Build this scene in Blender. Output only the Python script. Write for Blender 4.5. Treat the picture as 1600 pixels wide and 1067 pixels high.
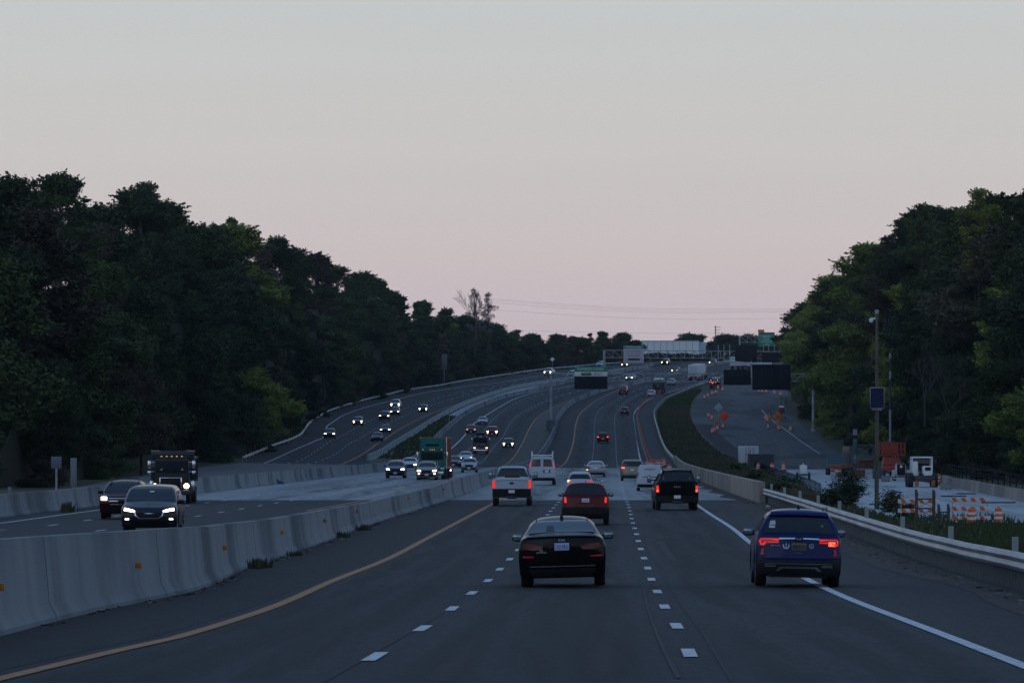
import bpy, bmesh, math, random
import numpy as np
from mathutils import Vector, Matrix
R = math.radians
for o in list(bpy.data.objects): bpy.data.objects.remove(o)
scene = bpy.context.scene
COL = scene.collection
# ------------------------------------------------------------------ camera, sky, light
F = 8000.0          # focal length in photo pixels (1600 px wide)
CX, HY, CZ = 800.0, 697.0, 2.9
cam_d = bpy.data.cameras.new('camera'); cam = bpy.data.objects.new('camera', cam_d); COL.objects.link(cam)
cam_d.sensor_width = 36; cam_d.lens = 36*F/1600; cam_d.shift_y = (HY-533.5)/1600
cam_d.clip_start = 1; cam_d.clip_end = 20000
cam.location = (0, 0, CZ); cam.rotation_euler = (R(90), 0, 0)
scene.camera = cam
scene.view_settings.view_transform = 'Standard'; scene.view_settings.look = 'None'
scene.view_settings.exposure = 0; scene.view_settings.gamma = 1
W = bpy.data.worlds.new('World'); scene.world = W; W.use_nodes = True
nt = W.node_tree; nt.nodes.clear()
_o = nt.nodes.new('ShaderNodeOutputWorld'); _b = nt.nodes.new('ShaderNodeBackground')
_t = nt.nodes.new('ShaderNodeTexCoord'); _s = nt.nodes.new('ShaderNodeSeparateXYZ')
_r = nt.nodes.new('ShaderNodeValToRGB')
nt.links.new(_t.outputs['Generated'], _s.inputs[0]); nt.links.new(_s.outputs['Z'], _r.inputs[0])
nt.links.new(_r.outputs[0], _b.inputs[0]); nt.links.new(_b.outputs[0], _o.inputs[0])
_e = _r.color_ramp.elements
SKY = [(0.0, (.47, .41, .47)), (.018, (.525, .445, .487)), (.035, (.558, .49, .498)), (.06, (.545, .527, .517)), (.09, (.522, .546, .546)),
       (.25, (.33, .45, .60)), (.55, (.17, .30, .52)), (1.0, (.11, .22, .44))]
while len(_e) < len(SKY): _e.new(1.0)
for i, (p, c) in enumerate(SKY): _e[i].position = p; _e[i].color = (*c, 1)
_b.inputs[1].default_value = 1.09
_n = nt.nodes.new('ShaderNodeTexNoise'); _m = nt.nodes.new('ShaderNodeMapping'); _m.inputs['Scale'].default_value = (2, 2, 26); _n.inputs['Scale'].default_value = 3; _n.inputs['Detail'].default_value = 5
nt.links.new(_t.outputs['Generated'], _m.inputs[0]); nt.links.new(_m.outputs[0], _n.inputs['Vector'])
_v = nt.nodes.new('ShaderNodeMapRange'); _v.inputs[3].default_value = .975; _v.inputs[4].default_value = 1.025; nt.links.new(_n.outputs[0], _v.inputs[0])      # faint streaks of thin cloud
_x = nt.nodes.new('ShaderNodeMix'); _x.data_type = 'RGBA'; _x.blend_type = 'MULTIPLY'; _x.inputs[0].default_value = 1; nt.links.new(_r.outputs[0], _x.inputs[6]); nt.links.new(_v.outputs[0], _x.inputs[7]); nt.links.new(_x.outputs[2], _b.inputs[0])
sd = bpy.data.lights.new('sun', 'SUN'); sun = bpy.data.objects.new('sun', sd); COL.objects.link(sun)
sd.energy = 0.12; sd.angle = R(40); sd.color = (.95, .94, 1.0)
sun.rotation_euler = (R(66), 0, R(-28))       # soft afterglow behind the camera

# ------------------------------------------------------------------ maths
def pchip(pts):
    xs = np.array([p[0] for p in pts], float); ys = np.array([p[1] for p in pts], float)
    h = np.diff(xs); dl = np.diff(ys)/h; m = np.zeros(len(xs))
    m[0] = dl[0]; m[-1] = dl[-1]
    for i in range(1, len(xs)-1):
        if dl[i-1]*dl[i] > 0:
            w1 = 2*h[i]+h[i-1]; w2 = h[i]+2*h[i-1]; m[i] = (w1+w2)/(w1/dl[i-1]+w2/dl[i])
    def f(x):
        if x <= xs[0]: return ys[0]+m[0]*(x-xs[0])
        if x >= xs[-1]: return ys[-1]+m[-1]*(x-xs[-1])
        i = int(np.searchsorted(xs, x)-1); i = max(0, min(i, len(h)-1)); t = (x-xs[i])/h[i]
        return ((1+2*t)*(1-t)**2*ys[i]+t*(1-t)**2*h[i]*m[i]+t*t*(3-2*t)*ys[i+1]+t*t*(t-1)*h[i]*m[i+1])
    return f
def lin(pts):
    xs = [p[0] for p in pts]; ys = [p[1] for p in pts]
    return lambda x: float(np.interp(x, xs, ys))
STEP = 5.0
_zc = pchip([(-60, 1.63), (60, .51), (90, .23), (115, .06), (140, 0), (560, 0), (700, .5), (780, 1.5), (868, 3.3), (1000, 6.9), (1105, 10.0),
             (1200, 14), (1300, 19.5), (1400, 24), (1500, 27.5), (1600, 29.3), (1700, 29.8), (2500, 30)])
_tab = np.array([_zc(-60+STEP*i) for i in range(700)])
def ZC(y):
    t = (min(max(y, -60), 3400)+60)/STEP; i = int(t); return _tab[i]+(_tab[i+1]-_tab[i])*(t-i)
EX = lin([(600, 0), (780, .07), (1100, .07), (1250, .04), (1400, 0)])
XR = lin([(-60, 3), (600, 3), (790, 4.4), (985, 8.2), (1130, 11.3), (1225, 18.4), (1270, 30), (1400, 60), (3000, 300)])
RO = lin([(-60, -1.0), (200, -1.8), (320, -2.1), (444, -.9), (600, -.3), (700, 0)])
XG = lin([(-60, 7.6), (98, 9.9), (263, 13.0), (320, 13.9), (493, 17.2), (750, 23.7), (860, 25), (1090, 30)])
def Z(x, y):
    z = ZC(y)
    e = EX(y)
    if e: z += e*min(max(XR(y)-x, 0), 45)
    r = RO(y)
    if r:
        t = min(max((x-XG(y)-.8)/2.8, 0), 1); z += r*t*t*(3-2*t)
    return z
def unp(px, py, lo=40, hi=1750):
    """photo pixel -> point on the terrain"""
    def g(y): return CZ-(py-HY)/F*y-Z((px-CX)/F*y, y)
    y = lo; a = g(y)
    while y < hi:
        b = g(y+4)
        if b <= 0:
            l, h = y, y+4
            for _ in range(20):
                m = (l+h)/2
                if g(m) > 0: l = m
                else: h = m
            y = (l+h)/2; break
        y += 4
    return Vector(((px-CX)/F*y, y, Z((px-CX)/F*y, y)))
def at(px, py, y): return Vector(((px-CX)/F*y, y, CZ-(py-HY)/F*y))
class Line:
    def __init__(s, pts, px=True, smooth=True):
        P = [tuple(unp(*p)[:2]) for p in pts] if px else pts
        P = sorted([(q[1], q[0]) for q in P]); Q = [P[0]]
        for p in P[1:]:
            if p[0]-Q[-1][0] > 3: Q.append(p)
        s.f = pchip(Q); s.y0 = Q[0][0]; s.y1 = Q[-1][0]
    def x(s, y): return s.f(y)
    def dx(s, y): return (s.f(y+4)-s.f(y-4))/8
    def p(s, y, dz=0, off=0):
        x = s.f(y)+off; return Vector((x, y, Z(x, y)+dz))

# ------------------------------------------------------------------ materials
MATS = {}
def mat(name, col=(.5, .5, .5), rough=.6, metal=0, emit=None, es=0, coat=0, spec=.5, alpha=None):
    if name in MATS: return MATS[name]
    m = bpy.data.materials.new(name); m.use_nodes = True; b = m.node_tree.nodes['Principled BSDF']
    b.inputs['Base Color'].default_value = (*col, 1); b.inputs['Roughness'].default_value = rough
    b.inputs['Metallic'].default_value = metal; b.inputs['Coat Weight'].default_value = coat
    b.inputs['Specular IOR Level'].default_value = spec
    if emit: b.inputs['Emission Color'].default_value = (*emit, 1); b.inputs['Emission Strength'].default_value = es
    MATS[name] = m; return m
def nmat(name, c1, c2, scale=1.0, rough=.85, detail=6, stretch=(1, 1, 1), c3=None, s3=.05, spec=.3, bump=0, rand=0, s3s=(1, 1, 1), t3=(.45, .65), lo=.35, hi=.65):
    """two-tone noise material, optional large-scale third tone and per-object variation"""
    if name in MATS: return MATS[name]
    m = bpy.data.materials.new(name); m.use_nodes = True; n = m.node_tree.nodes; l = m.node_tree.links
    b = n['Principled BSDF']; b.inputs['Roughness'].default_value = rough; b.inputs['Specular IOR Level'].default_value = spec
    tc = n.new('ShaderNodeTexCoord'); mp = n.new('ShaderNodeMapping'); mp.inputs['Scale'].default_value = stretch
    l.new(tc.outputs['Object'], mp.inputs[0])
    no = n.new('ShaderNodeTexNoise'); no.inputs['Scale'].default_value = scale; no.inputs['Detail'].default_value = detail
    l.new(mp.outputs[0], no.inputs['Vector'])
    r = n.new('ShaderNodeValToRGB'); r.color_ramp.elements[0].position = lo; r.color_ramp.elements[1].position = hi
    r.color_ramp.elements[0].color = (*c1, 1); r.color_ramp.elements[1].color = (*c2, 1)
    l.new(no.outputs[0], r.inputs[0]); out = r.outputs[0]
    if c3:
        mp3 = n.new('ShaderNodeMapping'); mp3.inputs['Scale'].default_value = s3s; l.new(tc.outputs['Object'], mp3.inputs[0])
        n3 = n.new('ShaderNodeTexNoise'); n3.inputs['Scale'].default_value = s3; n3.inputs['Detail'].default_value = 5; l.new(mp3.outputs[0], n3.inputs['Vector'])
        mr = n.new('ShaderNodeMapRange'); mr.inputs[1].default_value = t3[0]; mr.inputs[2].default_value = t3[1]; l.new(n3.outputs[0], mr.inputs[0])
        mx = n.new('ShaderNodeMix'); mx.data_type = 'RGBA'; l.new(mr.outputs[0], mx.inputs[0]); l.new(out, mx.inputs[6]); mx.inputs[7].default_value = (*c3, 1)
        out = mx.outputs[2]
    if rand:
        oi = n.new('ShaderNodeObjectInfo'); hs = n.new('ShaderNodeHueSaturation')
        m1 = n.new('ShaderNodeMapRange'); m1.inputs[3].default_value = .5-.04*rand; m1.inputs[4].default_value = .5+.025*rand; l.new(oi.outputs['Random'], m1.inputs[0])
        m2 = n.new('ShaderNodeMath'); m2.operation = 'MULTIPLY'; m2.inputs[1].default_value = 7.31; l.new(oi.outputs['Random'], m2.inputs[0])
        m3 = n.new('ShaderNodeMath'); m3.operation = 'FRACT'; l.new(m2.outputs[0], m3.inputs[0])
        m4 = n.new('ShaderNodeMapRange'); m4.inputs[3].default_value = 1-.5*rand; m4.inputs[4].default_value = 1+.6*rand; l.new(m3.outputs[0], m4.inputs[0])
        l.new(m1.outputs[0], hs.inputs['Hue']); l.new(m4.outputs[0], hs.inputs['Value']); l.new(out, hs.inputs['Color']); out = hs.outputs[0]
    l.new(out, b.inputs['Base Color'])
    if bump:
        bp = n.new('ShaderNodeBump'); bp.inputs['Strength'].default_value = bump; bp.inputs['Distance'].default_value = .05
        l.new(no.outputs[0], bp.inputs['Height']); l.new(bp.outputs[0], b.inputs['Normal'])
    MATS[name] = m; return m
ASPH = nmat('asphalt', (.014, .0195, .026), (.027, .035, .045), 9, .9, 12, (1, .10, 1), c3=(.011, .0155, .022), s3=.42, s3s=(1, .03, 1), spec=.25, t3=(.42, .66), bump=.15, lo=.40, hi=.60)
SHLD = nmat('worn_shoulder_asphalt', (.018, .022, .027), (.030, .034, .040), 3, .95, 8, (1, .15, 1), c3=(.028, .029, .031), s3=.3, s3s=(1, .06, 1), spec=.2)
CONC_DECK = nmat('deck_concrete', (.22, .235, .24), (.29, .305, .31), 2, .9, 8, (1, .15, 1), c3=(.155, .165, .175), s3=.3, s3s=(1, .03, 1), spec=.25)
CONC_PALE = nmat('pale_new_concrete', (.30, .315, .325), (.40, .415, .425), 1.5, .9, 8, (1, .15, 1), c3=(.20, .205, .205), s3=.35, s3s=(1, .08, 1), t3=(.5, .68), spec=.25)
CONC_BAR = nmat('barrier_concrete', (.15, .172, .19), (.20, .22, .235), 1.6, .9, 12, (1, .5, .10), c3=(.075, .09, .105), s3=.30, s3s=(1, .5, .2), t3=(.50, .62), spec=.25)
CONC_TAN = nmat('tan_parapet_concrete', (.26, .22, .19), (.36, .31, .27), .9, .9, 10, (1, .6, .2), c3=(.18, .16, .15), s3=.4, s3s=(1, .3, .2), spec=.25)
GRASSG = nmat('grassy_ground', (.022, .030, .012), (.05, .058, .025), .5, .95, 8, (1, .3, 1), c3=(.075, .065, .045), s3=.12, s3s=(1, .2, 1), t3=(.55, .7))
DIRT = nmat('roadside_dirt', (.022, .021, .020), (.055, .051, .046), 2.5, .95, 8, (1, .25, 1), c3=(.03, .028, .026), s3=.6, s3s=(1, .2, 1))
PAINT_W = nmat('white_road_paint', (.20, .22, .23), (.54, .56, .57), 7, .7, 10, lo=.30, hi=.50)
PAINT_Y = nmat('yellow_road_paint', (.15, .07, .03), (.38, .155, .045), 6, .7, 10, lo=.30, hi=.50)
STEEL = nmat('galvanised_steel', (.20, .22, .24), (.34, .37, .39), 1.2, .5, 8, (1, .25, 1), spec=.4)
DARKM = mat('dark_metal', (.03, .032, .036), .5)
BLACKP = mat('black_plastic', (.007, .007, .008), .6, spec=.25)
RUB = mat('tyre_rubber', (.014, .014, .015), .85)
RIM = mat('wheel_alloy', (.25, .26, .28), .35, .8)
CHROME = mat('chrome_trim', (.6, .62, .65), .2, .9)
GLASS = mat('tinted_glass', (.006, .008, .012), .08, spec=.5)
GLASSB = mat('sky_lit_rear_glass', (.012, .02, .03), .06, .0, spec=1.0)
WHITEPL = mat('plate_white', (.62, .65, .72), .5)
NAVY = mat('plate_navy_ink', (.03, .04, .2), .5)
TAILOFF = mat('unlit_red_lens', (.12, .010, .010), .2)
TAIL = mat('lit_red_lens', (.25, .01, .01), .3, emit=(1, .03, .022), es=.75)
TAILHOT = mat('bright_red_lamp', (.5, .05, .02), .3, emit=(1, .10, .05), es=2.2)
AMBER = mat('orange_turn_lamp', (.5, .2, .02), .3, emit=(1, .36, .08), es=5)
HEAD = mat('headlamp_white', (.9, .9, .9), .3, emit=(1, .90, .72), es=10)
HEADW = mat('headlamp_warm', (.9, .8, .6), .3, emit=(1, .72, .38), es=9)
HEADOFF = mat('headlamp_off', (.5, .53, .56), .2)
ORANGE = mat('safety_orange', (.62, .085, .02), .5)
ORANGEY = mat('orange_sheeting', (.60, .17, .012), .5)
REFW = mat('white_reflective_band', (.62, .62, .6), .4)
GREEN = mat('sign_green', (.008, .20, .13), .5)
SIGNW = mat('sign_white', (.62, .62, .64), .5)
SIGNBACK = mat('black_panel_back', (.006, .007, .011), .7, spec=.2)
RED = mat('machine_red', (.30, .03, .015), .5)
WHITE = mat('white_paint', (.62, .64, .66), .4, coat=.3)
WOOD = nmat('weathered_pole_wood', (.06, .055, .045), (.12, .105, .085), 4, .9, 6, (1, 1, .1))
TIMBER = nmat('raw_timber', (.05, .036, .028), (.12, .09, .07), 4, .9, 6, (1, 1, .2))
def paint(name, c, rough=.32, metal=.0): return mat(name+'_car_paint', c, rough, metal, coat=.34, spec=.06)

# ------------------------------------------------------------------ object helpers
def link(o, parent=None):
    COL.objects.link(o)
    if parent is not None: o.parent = parent
    return o
def tag(o, label=None, cat=None, group=None, kind=None):
    if label: o['label'] = label
    if cat: o['category'] = cat
    if group: o['group'] = group
    if kind: o['kind'] = kind
    return o
def empty(name, loc=(0, 0, 0), rot=(0, 0, 0), label=None, cat=None, group=None):
    o = bpy.data.objects.new(name, None); COL.objects.link(o); o.location = loc; o.rotation_euler = rot; o.empty_display_size = .1
    return tag(o, label, cat, group)
def finish(bm, name, m, parent=None, smooth=True, angle=35, flip=True):
    if flip: bmesh.ops.recalc_face_normals(bm, faces=bm.faces[:])
    me = bpy.data.meshes.new(name); bm.to_mesh(me); bm.free()
    for mm in (m if isinstance(m, (list, tuple)) else [m]): me.materials.append(mm)
    if smooth:
        me.shade_smooth()
        me.set_sharp_from_angle(angle=R(angle))
    o = bpy.data.objects.new(name, me); return link(o, parent)
def box(bm, c, s, bev=0, rot=None, mi=0, taper=None):
    r = bmesh.ops.create_cube(bm, size=1.0); vs = r['verts']
    for v in vs:
        v.co = Vector((v.co.x*s[0], v.co.y*s[1], v.co.z*s[2]))
        if taper and v.co.z > 0: v.co.x *= taper[0]; v.co.y *= taper[1]
    fs = list({f for v in vs for f in v.link_faces})
    for f in fs: f.material_index = mi
    if bev:
        es = list({e for v in vs for e in v.link_edges})
        rr = bmesh.ops.bevel(bm, geom=es, offset=bev, segments=2, affect='EDGES', profile=.5)
        vs = list({v for f in rr['faces'] for v in f.verts} | {v for v in vs if v.is_valid})
    M = Matrix.Translation(c) @ (rot if rot is not None else Matrix())
    for v in vs: v.co = M @ v.co
    return vs
def tube(bm, a, b, r0, r1=None, n=8, mi=0, cap=True):
    a = Vector(a); b = Vector(b); r1 = r0 if r1 is None else r1
    d = (b-a); L = d.length
    if L < 1e-6: return
    q = d.to_track_quat('Z', 'Y').to_matrix()
    A = [bm.verts.new(a+q @ Vector((r0*math.cos(2*math.pi*i/n), r0*math.sin(2*math.pi*i/n), 0))) for i in range(n)]
    B = [bm.verts.new(b+q @ Vector((r1*math.cos(2*math.pi*i/n), r1*math.sin(2*math.pi*i/n), 0))) for i in range(n)]
    for i in range(n):
        f = bm.faces.new((A[i], A[(i+1) % n], B[(i+1) % n], B[i])); f.material_index = mi
    if cap:
        for V in (A[::-1], B):
            f = bm.faces.new(V); f.material_index = mi
def lathe(bm, prof, n=16, axis='Z', c=(0, 0, 0), mi=0):
    rings = []
    for (r, h) in prof:
        ring = []
        for i in range(n):
            a = 2*math.pi*i/n; x, y = r*math.cos(a), r*math.sin(a)
            p = Vector((x, y, h)) if axis == 'Z' else Vector((h, x, y))
            ring.append(bm.verts.new(p+Vector(c)))
        rings.append(ring)
    for k in range(len(rings)-1):
        for i in range(n):
            f = bm.faces.new((rings[k][i], rings[k][(i+1) % n], rings[k+1][(i+1) % n], rings[k+1][i])); f.material_index = mi
    for V in (rings[0], rings[-1]):
        try: bm.faces.new(V).material_index = mi
        except Exception: pass
def one(fn, name, m, parent=None, **k):
    bm = bmesh.new(); fn(bm); return finish(bm, name, m, parent, **k)
def text_obj(body, size, m, parent, loc, rot=(R(90), 0, 0), name='lettering', ext=.004, sx=1, align='CENTER'):
    c = bpy.data.curves.new(name, 'FONT'); c.body = body; c.size = size; c.align_x = align; c.align_y = 'CENTER'; c.extrude = ext; c.resolution_u = 2
    t = bpy.data.objects.new(name, c); COL.objects.link(t)
    dg = bpy.context.evaluated_depsgraph_get(); me = bpy.data.meshes.new_from_object(t.evaluated_get(dg))
    bpy.data.objects.remove(t); bpy.data.curves.remove(c)
    me.materials.clear(); me.materials.append(m); o = bpy.data.objects.new(name, me); link(o, parent)
    o.location = loc; o.rotation_euler = rot; o.scale = (sx, 1, 1); return o
def dup(root, loc=None, rotz=None, label=None, group=None):
    r = root.copy(); COL.objects.link(r)
    if loc is not None: r.location = loc
    if rotz is not None: r.rotation_euler = (0, 0, rotz)
    if label: r['label'] = label
    if group: r['group'] = group
    for ch in list(root.children):
        c = ch.copy(); COL.objects.link(c); c.parent = r
        for g in ch.children:
            d = g.copy(); COL.objects.link(d); d.parent = c
    return r
# ------------------------------------------------------------------ traced lines (photo pixels lying on the ground)
L_rail_near = Line([(1600, 932), (1571, 922), (1485, 896), (1399, 867), (1318, 835.6), (1255, 810), (1195, 787)])
L_edge = Line([(1600, 1041), (1514, 1007.5), (1431, 975.6), (1319, 932.5), (1259, 904), (1172.5, 848), (1142.5, 824), (1112.5, 805), (1092, 791), (1030, 748), (1001, 719), (997, 700),
               (994, 682.5), (991, 660), (990, 650), (992.5, 642.5), (1002.5, 632.5), (1020, 621), (1045, 612.5), (1075, 604), (1100, 596)])
L_lane2 = Line([(1077, 1021), (1060, 983), (1041, 953), (1030, 930), (1020, 911), (1014, 893), (1008, 877), (998.7, 850), (993, 828.7), (987.5, 812), (983, 793.7), (980, 784.7), (976, 775),
                (966, 737.5), (964, 725), (962, 690), (960.5, 665), (962, 647.5), (970, 635), (990, 620), (1015, 610), (1050, 600), (1090, 588)])
L_lane1 = Line([(583, 1028), (647, 990), (692, 962), (723, 938), (750, 917), (770, 901), (787.6, 882.6), (801.5, 868.7), (866, 792), (926, 715), (928, 690), (929, 665), (931, 651),
                (937.5, 640), (959, 629), (982, 615), (1010, 604), (1050, 593), (1090, 582)])
L_yel = Line([(0, 1061), (187.5, 1016), (281, 995), (349, 974.5), (439, 943.7), (514, 910), (600, 876), (687.5, 830.5), (770, 787), (867, 734), (880, 726), (890, 710), (896, 690), (900, 662),
              (906, 647), (920, 634), (935, 624), (960, 612), (985, 604), (1020, 594), (1060, 584)])
L_med = Line([(0, 994), (112.5, 964), (225, 940), (319, 919), (375, 892), (416, 878), (487.5, 854), (590, 816), (650, 797.5), (720, 774), (777, 752), (827, 733), (845, 718), (856, 702), (867.5, 678),
              (872.5, 658), (880, 646), (895, 632), (920, 620), (952.5, 609), (990, 602), (1030, 592), (1070, 581)])
MED_H = lin([(60, 1.24), (95, 1.2), (130, 1.02), (160, .92), (195, .8), (255, .82), (300, 1.0), (420, 1.05), (1500, .9)])
L_par = Line([(1187, 786), (1140, 769.5), (1090, 750), (1077.5, 744), (1060, 732), (1052.5, 724), (1036, 703), (1026, 675), (1021, 655), (1021, 645), (1026, 637), (1040, 625), (1070, 612), (1100, 601), (1130, 590)])
L_cone = Line([(1030, 742), (1015, 720), (1007.5, 700), (1001, 675), (997.5, 657.5), (999.5, 642.5), (1010, 629), (1027.5, 619), (1050, 612), (1075, 606)])
# middle (oncoming) roadway
M_yel = Line([(-200, 905), (0, 872), (200, 846), (400, 815), (455, 802.5), (530, 789), (580, 779), (630, 766), (700, 749), (787, 727.5), (802, 715), (815, 695), (827, 670), (840, 652), (860, 639), (895, 624), (940, 608), (990, 594), (1040, 583)])
M_lane1 = Line([(-60, 852), (82, 839), (142, 831), (317, 805), (350, 799.5), (380, 794.5), (431, 786), (600, 757), (700, 737), (746, 726), (770, 700), (787, 680), (795, 665), (812, 647), (837, 634), (870, 620), (930, 603), (1000, 587)])
M_lane2 = Line([(-60, 832), (45, 825), (100, 818), (150, 811), (300, 789), (329, 785), (500, 759), (620, 742), (710, 722), (735, 700), (766, 660), (782, 645), (802, 632), (832, 620), (870, 610), (940, 595), (1000, 582)])
M_edge = Line([(-100, 828), (0, 817.5), (100, 804), (152.5, 797), (300, 776), (500, 752), (620, 737), (690, 715), (700, 705), (726, 680), (735, 667), (757.5, 650), (795, 627.5), (832.5, 614), (895, 602), (960, 590), (1010, 578)])
M_bar = Line([(-100, 822), (0, 809), (150, 791), (316, 770), (380, 762.5), (505, 747.5), (600, 736), (652, 722), (670, 704), (685, 687), (717.5, 657), (742.5, 641), (780, 625), (845, 609), (895, 597), (960, 585), (1010, 574)])
MB_H = lin([(200, .93), (420, .95), (560, .95), (900, .9), (1500, .8)])
# far-left roadway
A_yel = Line([(300, 755), (430, 741), (537, 724), (570, 707), (600, 687), (617, 675), (650, 657), (680, 644), (730, 626), (780, 611), (830, 600), (900, 588), (980, 576)])
A_bar = Line([(340, 757), (470, 741), (560, 728), (579, 720), (605, 707), (635, 687), (667, 667), (700, 647), (730, 632), (755, 623), (800, 609), (850, 600), (895, 593.5), (980, 579)])
A_edge = Line([(200, 755), (330, 737), (417, 722), (455, 705), (502, 685), (515, 662.5), (530, 652.5), (567, 637.5), (605, 627.5), (655, 615), (720, 604.5), (780, 597.5), (850, 586), (900, 578), (980, 569)])
A_rail = Line([(-50, 795), (100, 765), (225, 743), (300, 732), (380, 722), (417, 706), (467, 686), (475, 678), (487, 663), (505, 651), (535, 639), (580, 626), (630, 614), (705, 602), (780, 590), (850, 580), (895, 576), (937, 572), (985, 569)])
A_l1 = Line([(430, 728), (470, 719), (497, 702), (530, 683), (555, 669), (580, 656), (615, 643), (660, 629), (720, 613), (780, 602), (850, 590), (920, 580)])
A_l2 = Line([(470, 727), (509, 717), (530, 705), (567, 682), (590, 668), (622, 654), (655, 640), (710, 622), (770, 607), (840, 595), (920, 583)])
# construction road on the right
C_left = Line([(1284, 775), (1200, 742), (1157, 722), (1125, 706), (1107, 690), (1095, 677), (1082, 655), (1080, 642), (1087, 622), (1102, 607), (1125, 592), (1140, 582)])
C_right = Line([(1700, 800), (1600, 784), (1499, 764), (1440, 752), (1370, 735), (1307, 705), (1275, 680), (1240, 652), (1226, 630), (1240, 607), (1250, 595), (1255, 585)])

def ribbon(name, A, B, y0, y1, m, dz=0.0, nx=6, oa=0, ob=0, parent=None, kind='structure', step=STEP):
    bm = bmesh.new(); rows = []
    y = math.floor(y0/STEP)*STEP if y0 < 0 or True else y0
    ys = [y0]+[k*STEP for k in range(int(math.floor(y0/STEP))+1, int(math.ceil(y1/STEP)))]+[y1]
    for yy in ys:
        xa = (A.x(yy) if hasattr(A, 'x') else A(yy))+oa; xb = (B.x(yy) if hasattr(B, 'x') else B(yy))+ob
        rows.append([bm.verts.new((xa+(xb-xa)*i/nx, yy, Z(xa+(xb-xa)*i/nx, yy)+dz)) for i in range(nx+1)])
    for r0, r1 in zip(rows, rows[1:]):
        for i in range(nx): bm.faces.new((r0[i], r0[i+1], r1[i+1], r1[i]))
    o = finish(bm, name, m, parent, smooth=False)
    if kind: o['kind'] = kind
    return o
# terrain: one sheet, 15 cm under the pavements
def terrain():
    bm = bmesh.new(); xs = sorted(set([-3000, -1200, -500, -250, -150]+list(range(-100, -60, 5))+list(range(-60, 60, 1))+list(range(60, 120, 5))+[150, 250, 500, 1200, 3000]))
    rows = []
    for yy in list(np.arange(-60, 1760, 5.0))+[1800, 1900, 2100, 2400, 3000, 6000, 12000]:
        rows.append([bm.verts.new((x, yy, (Z(x, min(yy, 3000)))-.15)) for x in xs])
    for r0, r1 in zip(rows, rows[1:]):
        for i in range(len(xs)-1): bm.faces.new((r0[i], r0[i+1], r1[i+1], r1[i]))
    o = finish(bm, 'ground', GRASSG, smooth=False); o['kind'] = 'structure'
terrain()
BR0, BR1 = unp(900, 781).y, unp(900, 731).y
ribbon('road', L_med, lambda y: (L_rail_near.x(y)+.2 if y < 262 else L_par.x(y)), -60, BR0, ASPH, 0.0, 8)
ribbon('bridge_deck', L_med, L_par, BR0, BR1, CONC_DECK, 0.0, 8)
ribbon('road', L_med, L_par, BR1, 1700, ASPH, 0.0, 8)
ribbon('road', M_bar, L_med, -60, BR0, ASPH, 0.0, 8, ob=-.62)
ribbon('bridge_deck', M_bar, L_med, BR0, BR1, CONC_DECK, 0.0, 8, ob=-.62)
ribbon('road', M_bar, L_med, BR1, 1700, ASPH, 0.0, 8, ob=-.62)
A_y0 = unp(500, 725).y
ribbon('bridge_deck', A_rail, A_bar, 300, A_y0, nmat('tan_deck_concrete', (.10, .095, .095), (.15, .14, .135), 2, .9, 8, (1, .15, 1)), 0.0, 8)
ribbon('road', A_rail, A_bar, A_y0, 1700, ASPH, 0.0, 8)
ribbon('road', C_left, C_right, 640, 1640, nmat('old_patched_asphalt', (.045, .052, .058), (.075, .083, .09), 1.2, .9, 8, (1, .12, 1), c3=(.03, .034, .038), s3=.12, s3s=(1, .2, 1), t3=(.5, .6), spec=.25), 0.0, 10)
ribbon('bridge_deck', C_left, C_right, 330, 640, CONC_PALE, 0.0, 10)
def deck_front():
    pass
# worn shoulders
ribbon('shoulder', L_med, L_yel, 50, BR0, SHLD, .004, 2, ob=-.35)
ribbon('shoulder', L_med, L_yel, BR1, 1500, SHLD, .004, 2, ob=-.5)
ribbon('shoulder', M_yel, L_med, BR1, 1350, nmat('brown_worn_shoulder', (.045, .042, .042), (.06, .055, .055), 2, .9, 6, (1, .1, 1)), .006, 2, oa=.3, ob=-.62)
ribbon('shoulder', A_yel, A_bar, A_y0, 1300, SHLD, .004, 2, oa=.4)
ribbon('shoulder', A_rail, A_edge, A_y0, 1300, SHLD, .004, 2, ob=-.3)
ribbon('shoulder', M_bar, M_edge, 230, BR0, SHLD, .004, 2, ob=-.3)
ribbon('dirt_verge', lambda y: L_rail_near.x(y)-.1-1.9*min(1, max(.35, (y-40)/150))-.15*math.sin(y*.17), L_rail_near, 40, 262, DIRT, .006, 3)
ribbon('dirt_verge', lambda y: L_par.x(y)-1.0+.3*math.sin(y*.21), L_par, 262, 480, DIRT, .006, 3)
# painted lines
ribbon('ditch', A_bar, M_bar, 640, 1020, nmat('ditch_ground', (.05, .05, .042), (.11, .105, .09), .8, .95, 8, (1, .3, 1), c3=(.035, .042, .022), s3=.15, s3s=(1, .3, 1)), .02, 4, oa=.1, ob=-.5)
def stripe(A, y0, y1, w, m, dz=.012): ribbon('painted_line', A, A, y0, y1, m, dz, 1, oa=-w/2, ob=w/2)
stripe(L_yel, 50, 1450, .2, PAINT_Y); stripe(L_edge, 50, 1450, .18, PAINT_W)
stripe(M_yel, 230, BR0, .18, PAINT_Y); stripe(M_yel, BR1, 1350, .2, PAINT_Y); stripe(M_yel, BR0, BR1, .16, PAINT_Y)
stripe(M_edge, 150, BR0, .17, PAINT_W); stripe(M_edge, BR1, 1400, .2, PAINT_W)
stripe(A_yel, A_y0, 1300, .2, PAINT_Y); stripe(A_edge, A_y0, 1350, .2, PAINT_W)
C_line = Line([(1282, 709), (1260, 695), (1235, 677), (1205, 655), (1190, 640)]); stripe(C_line, C_line.y0, C_line.y1, .15, PAINT_W)
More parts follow.
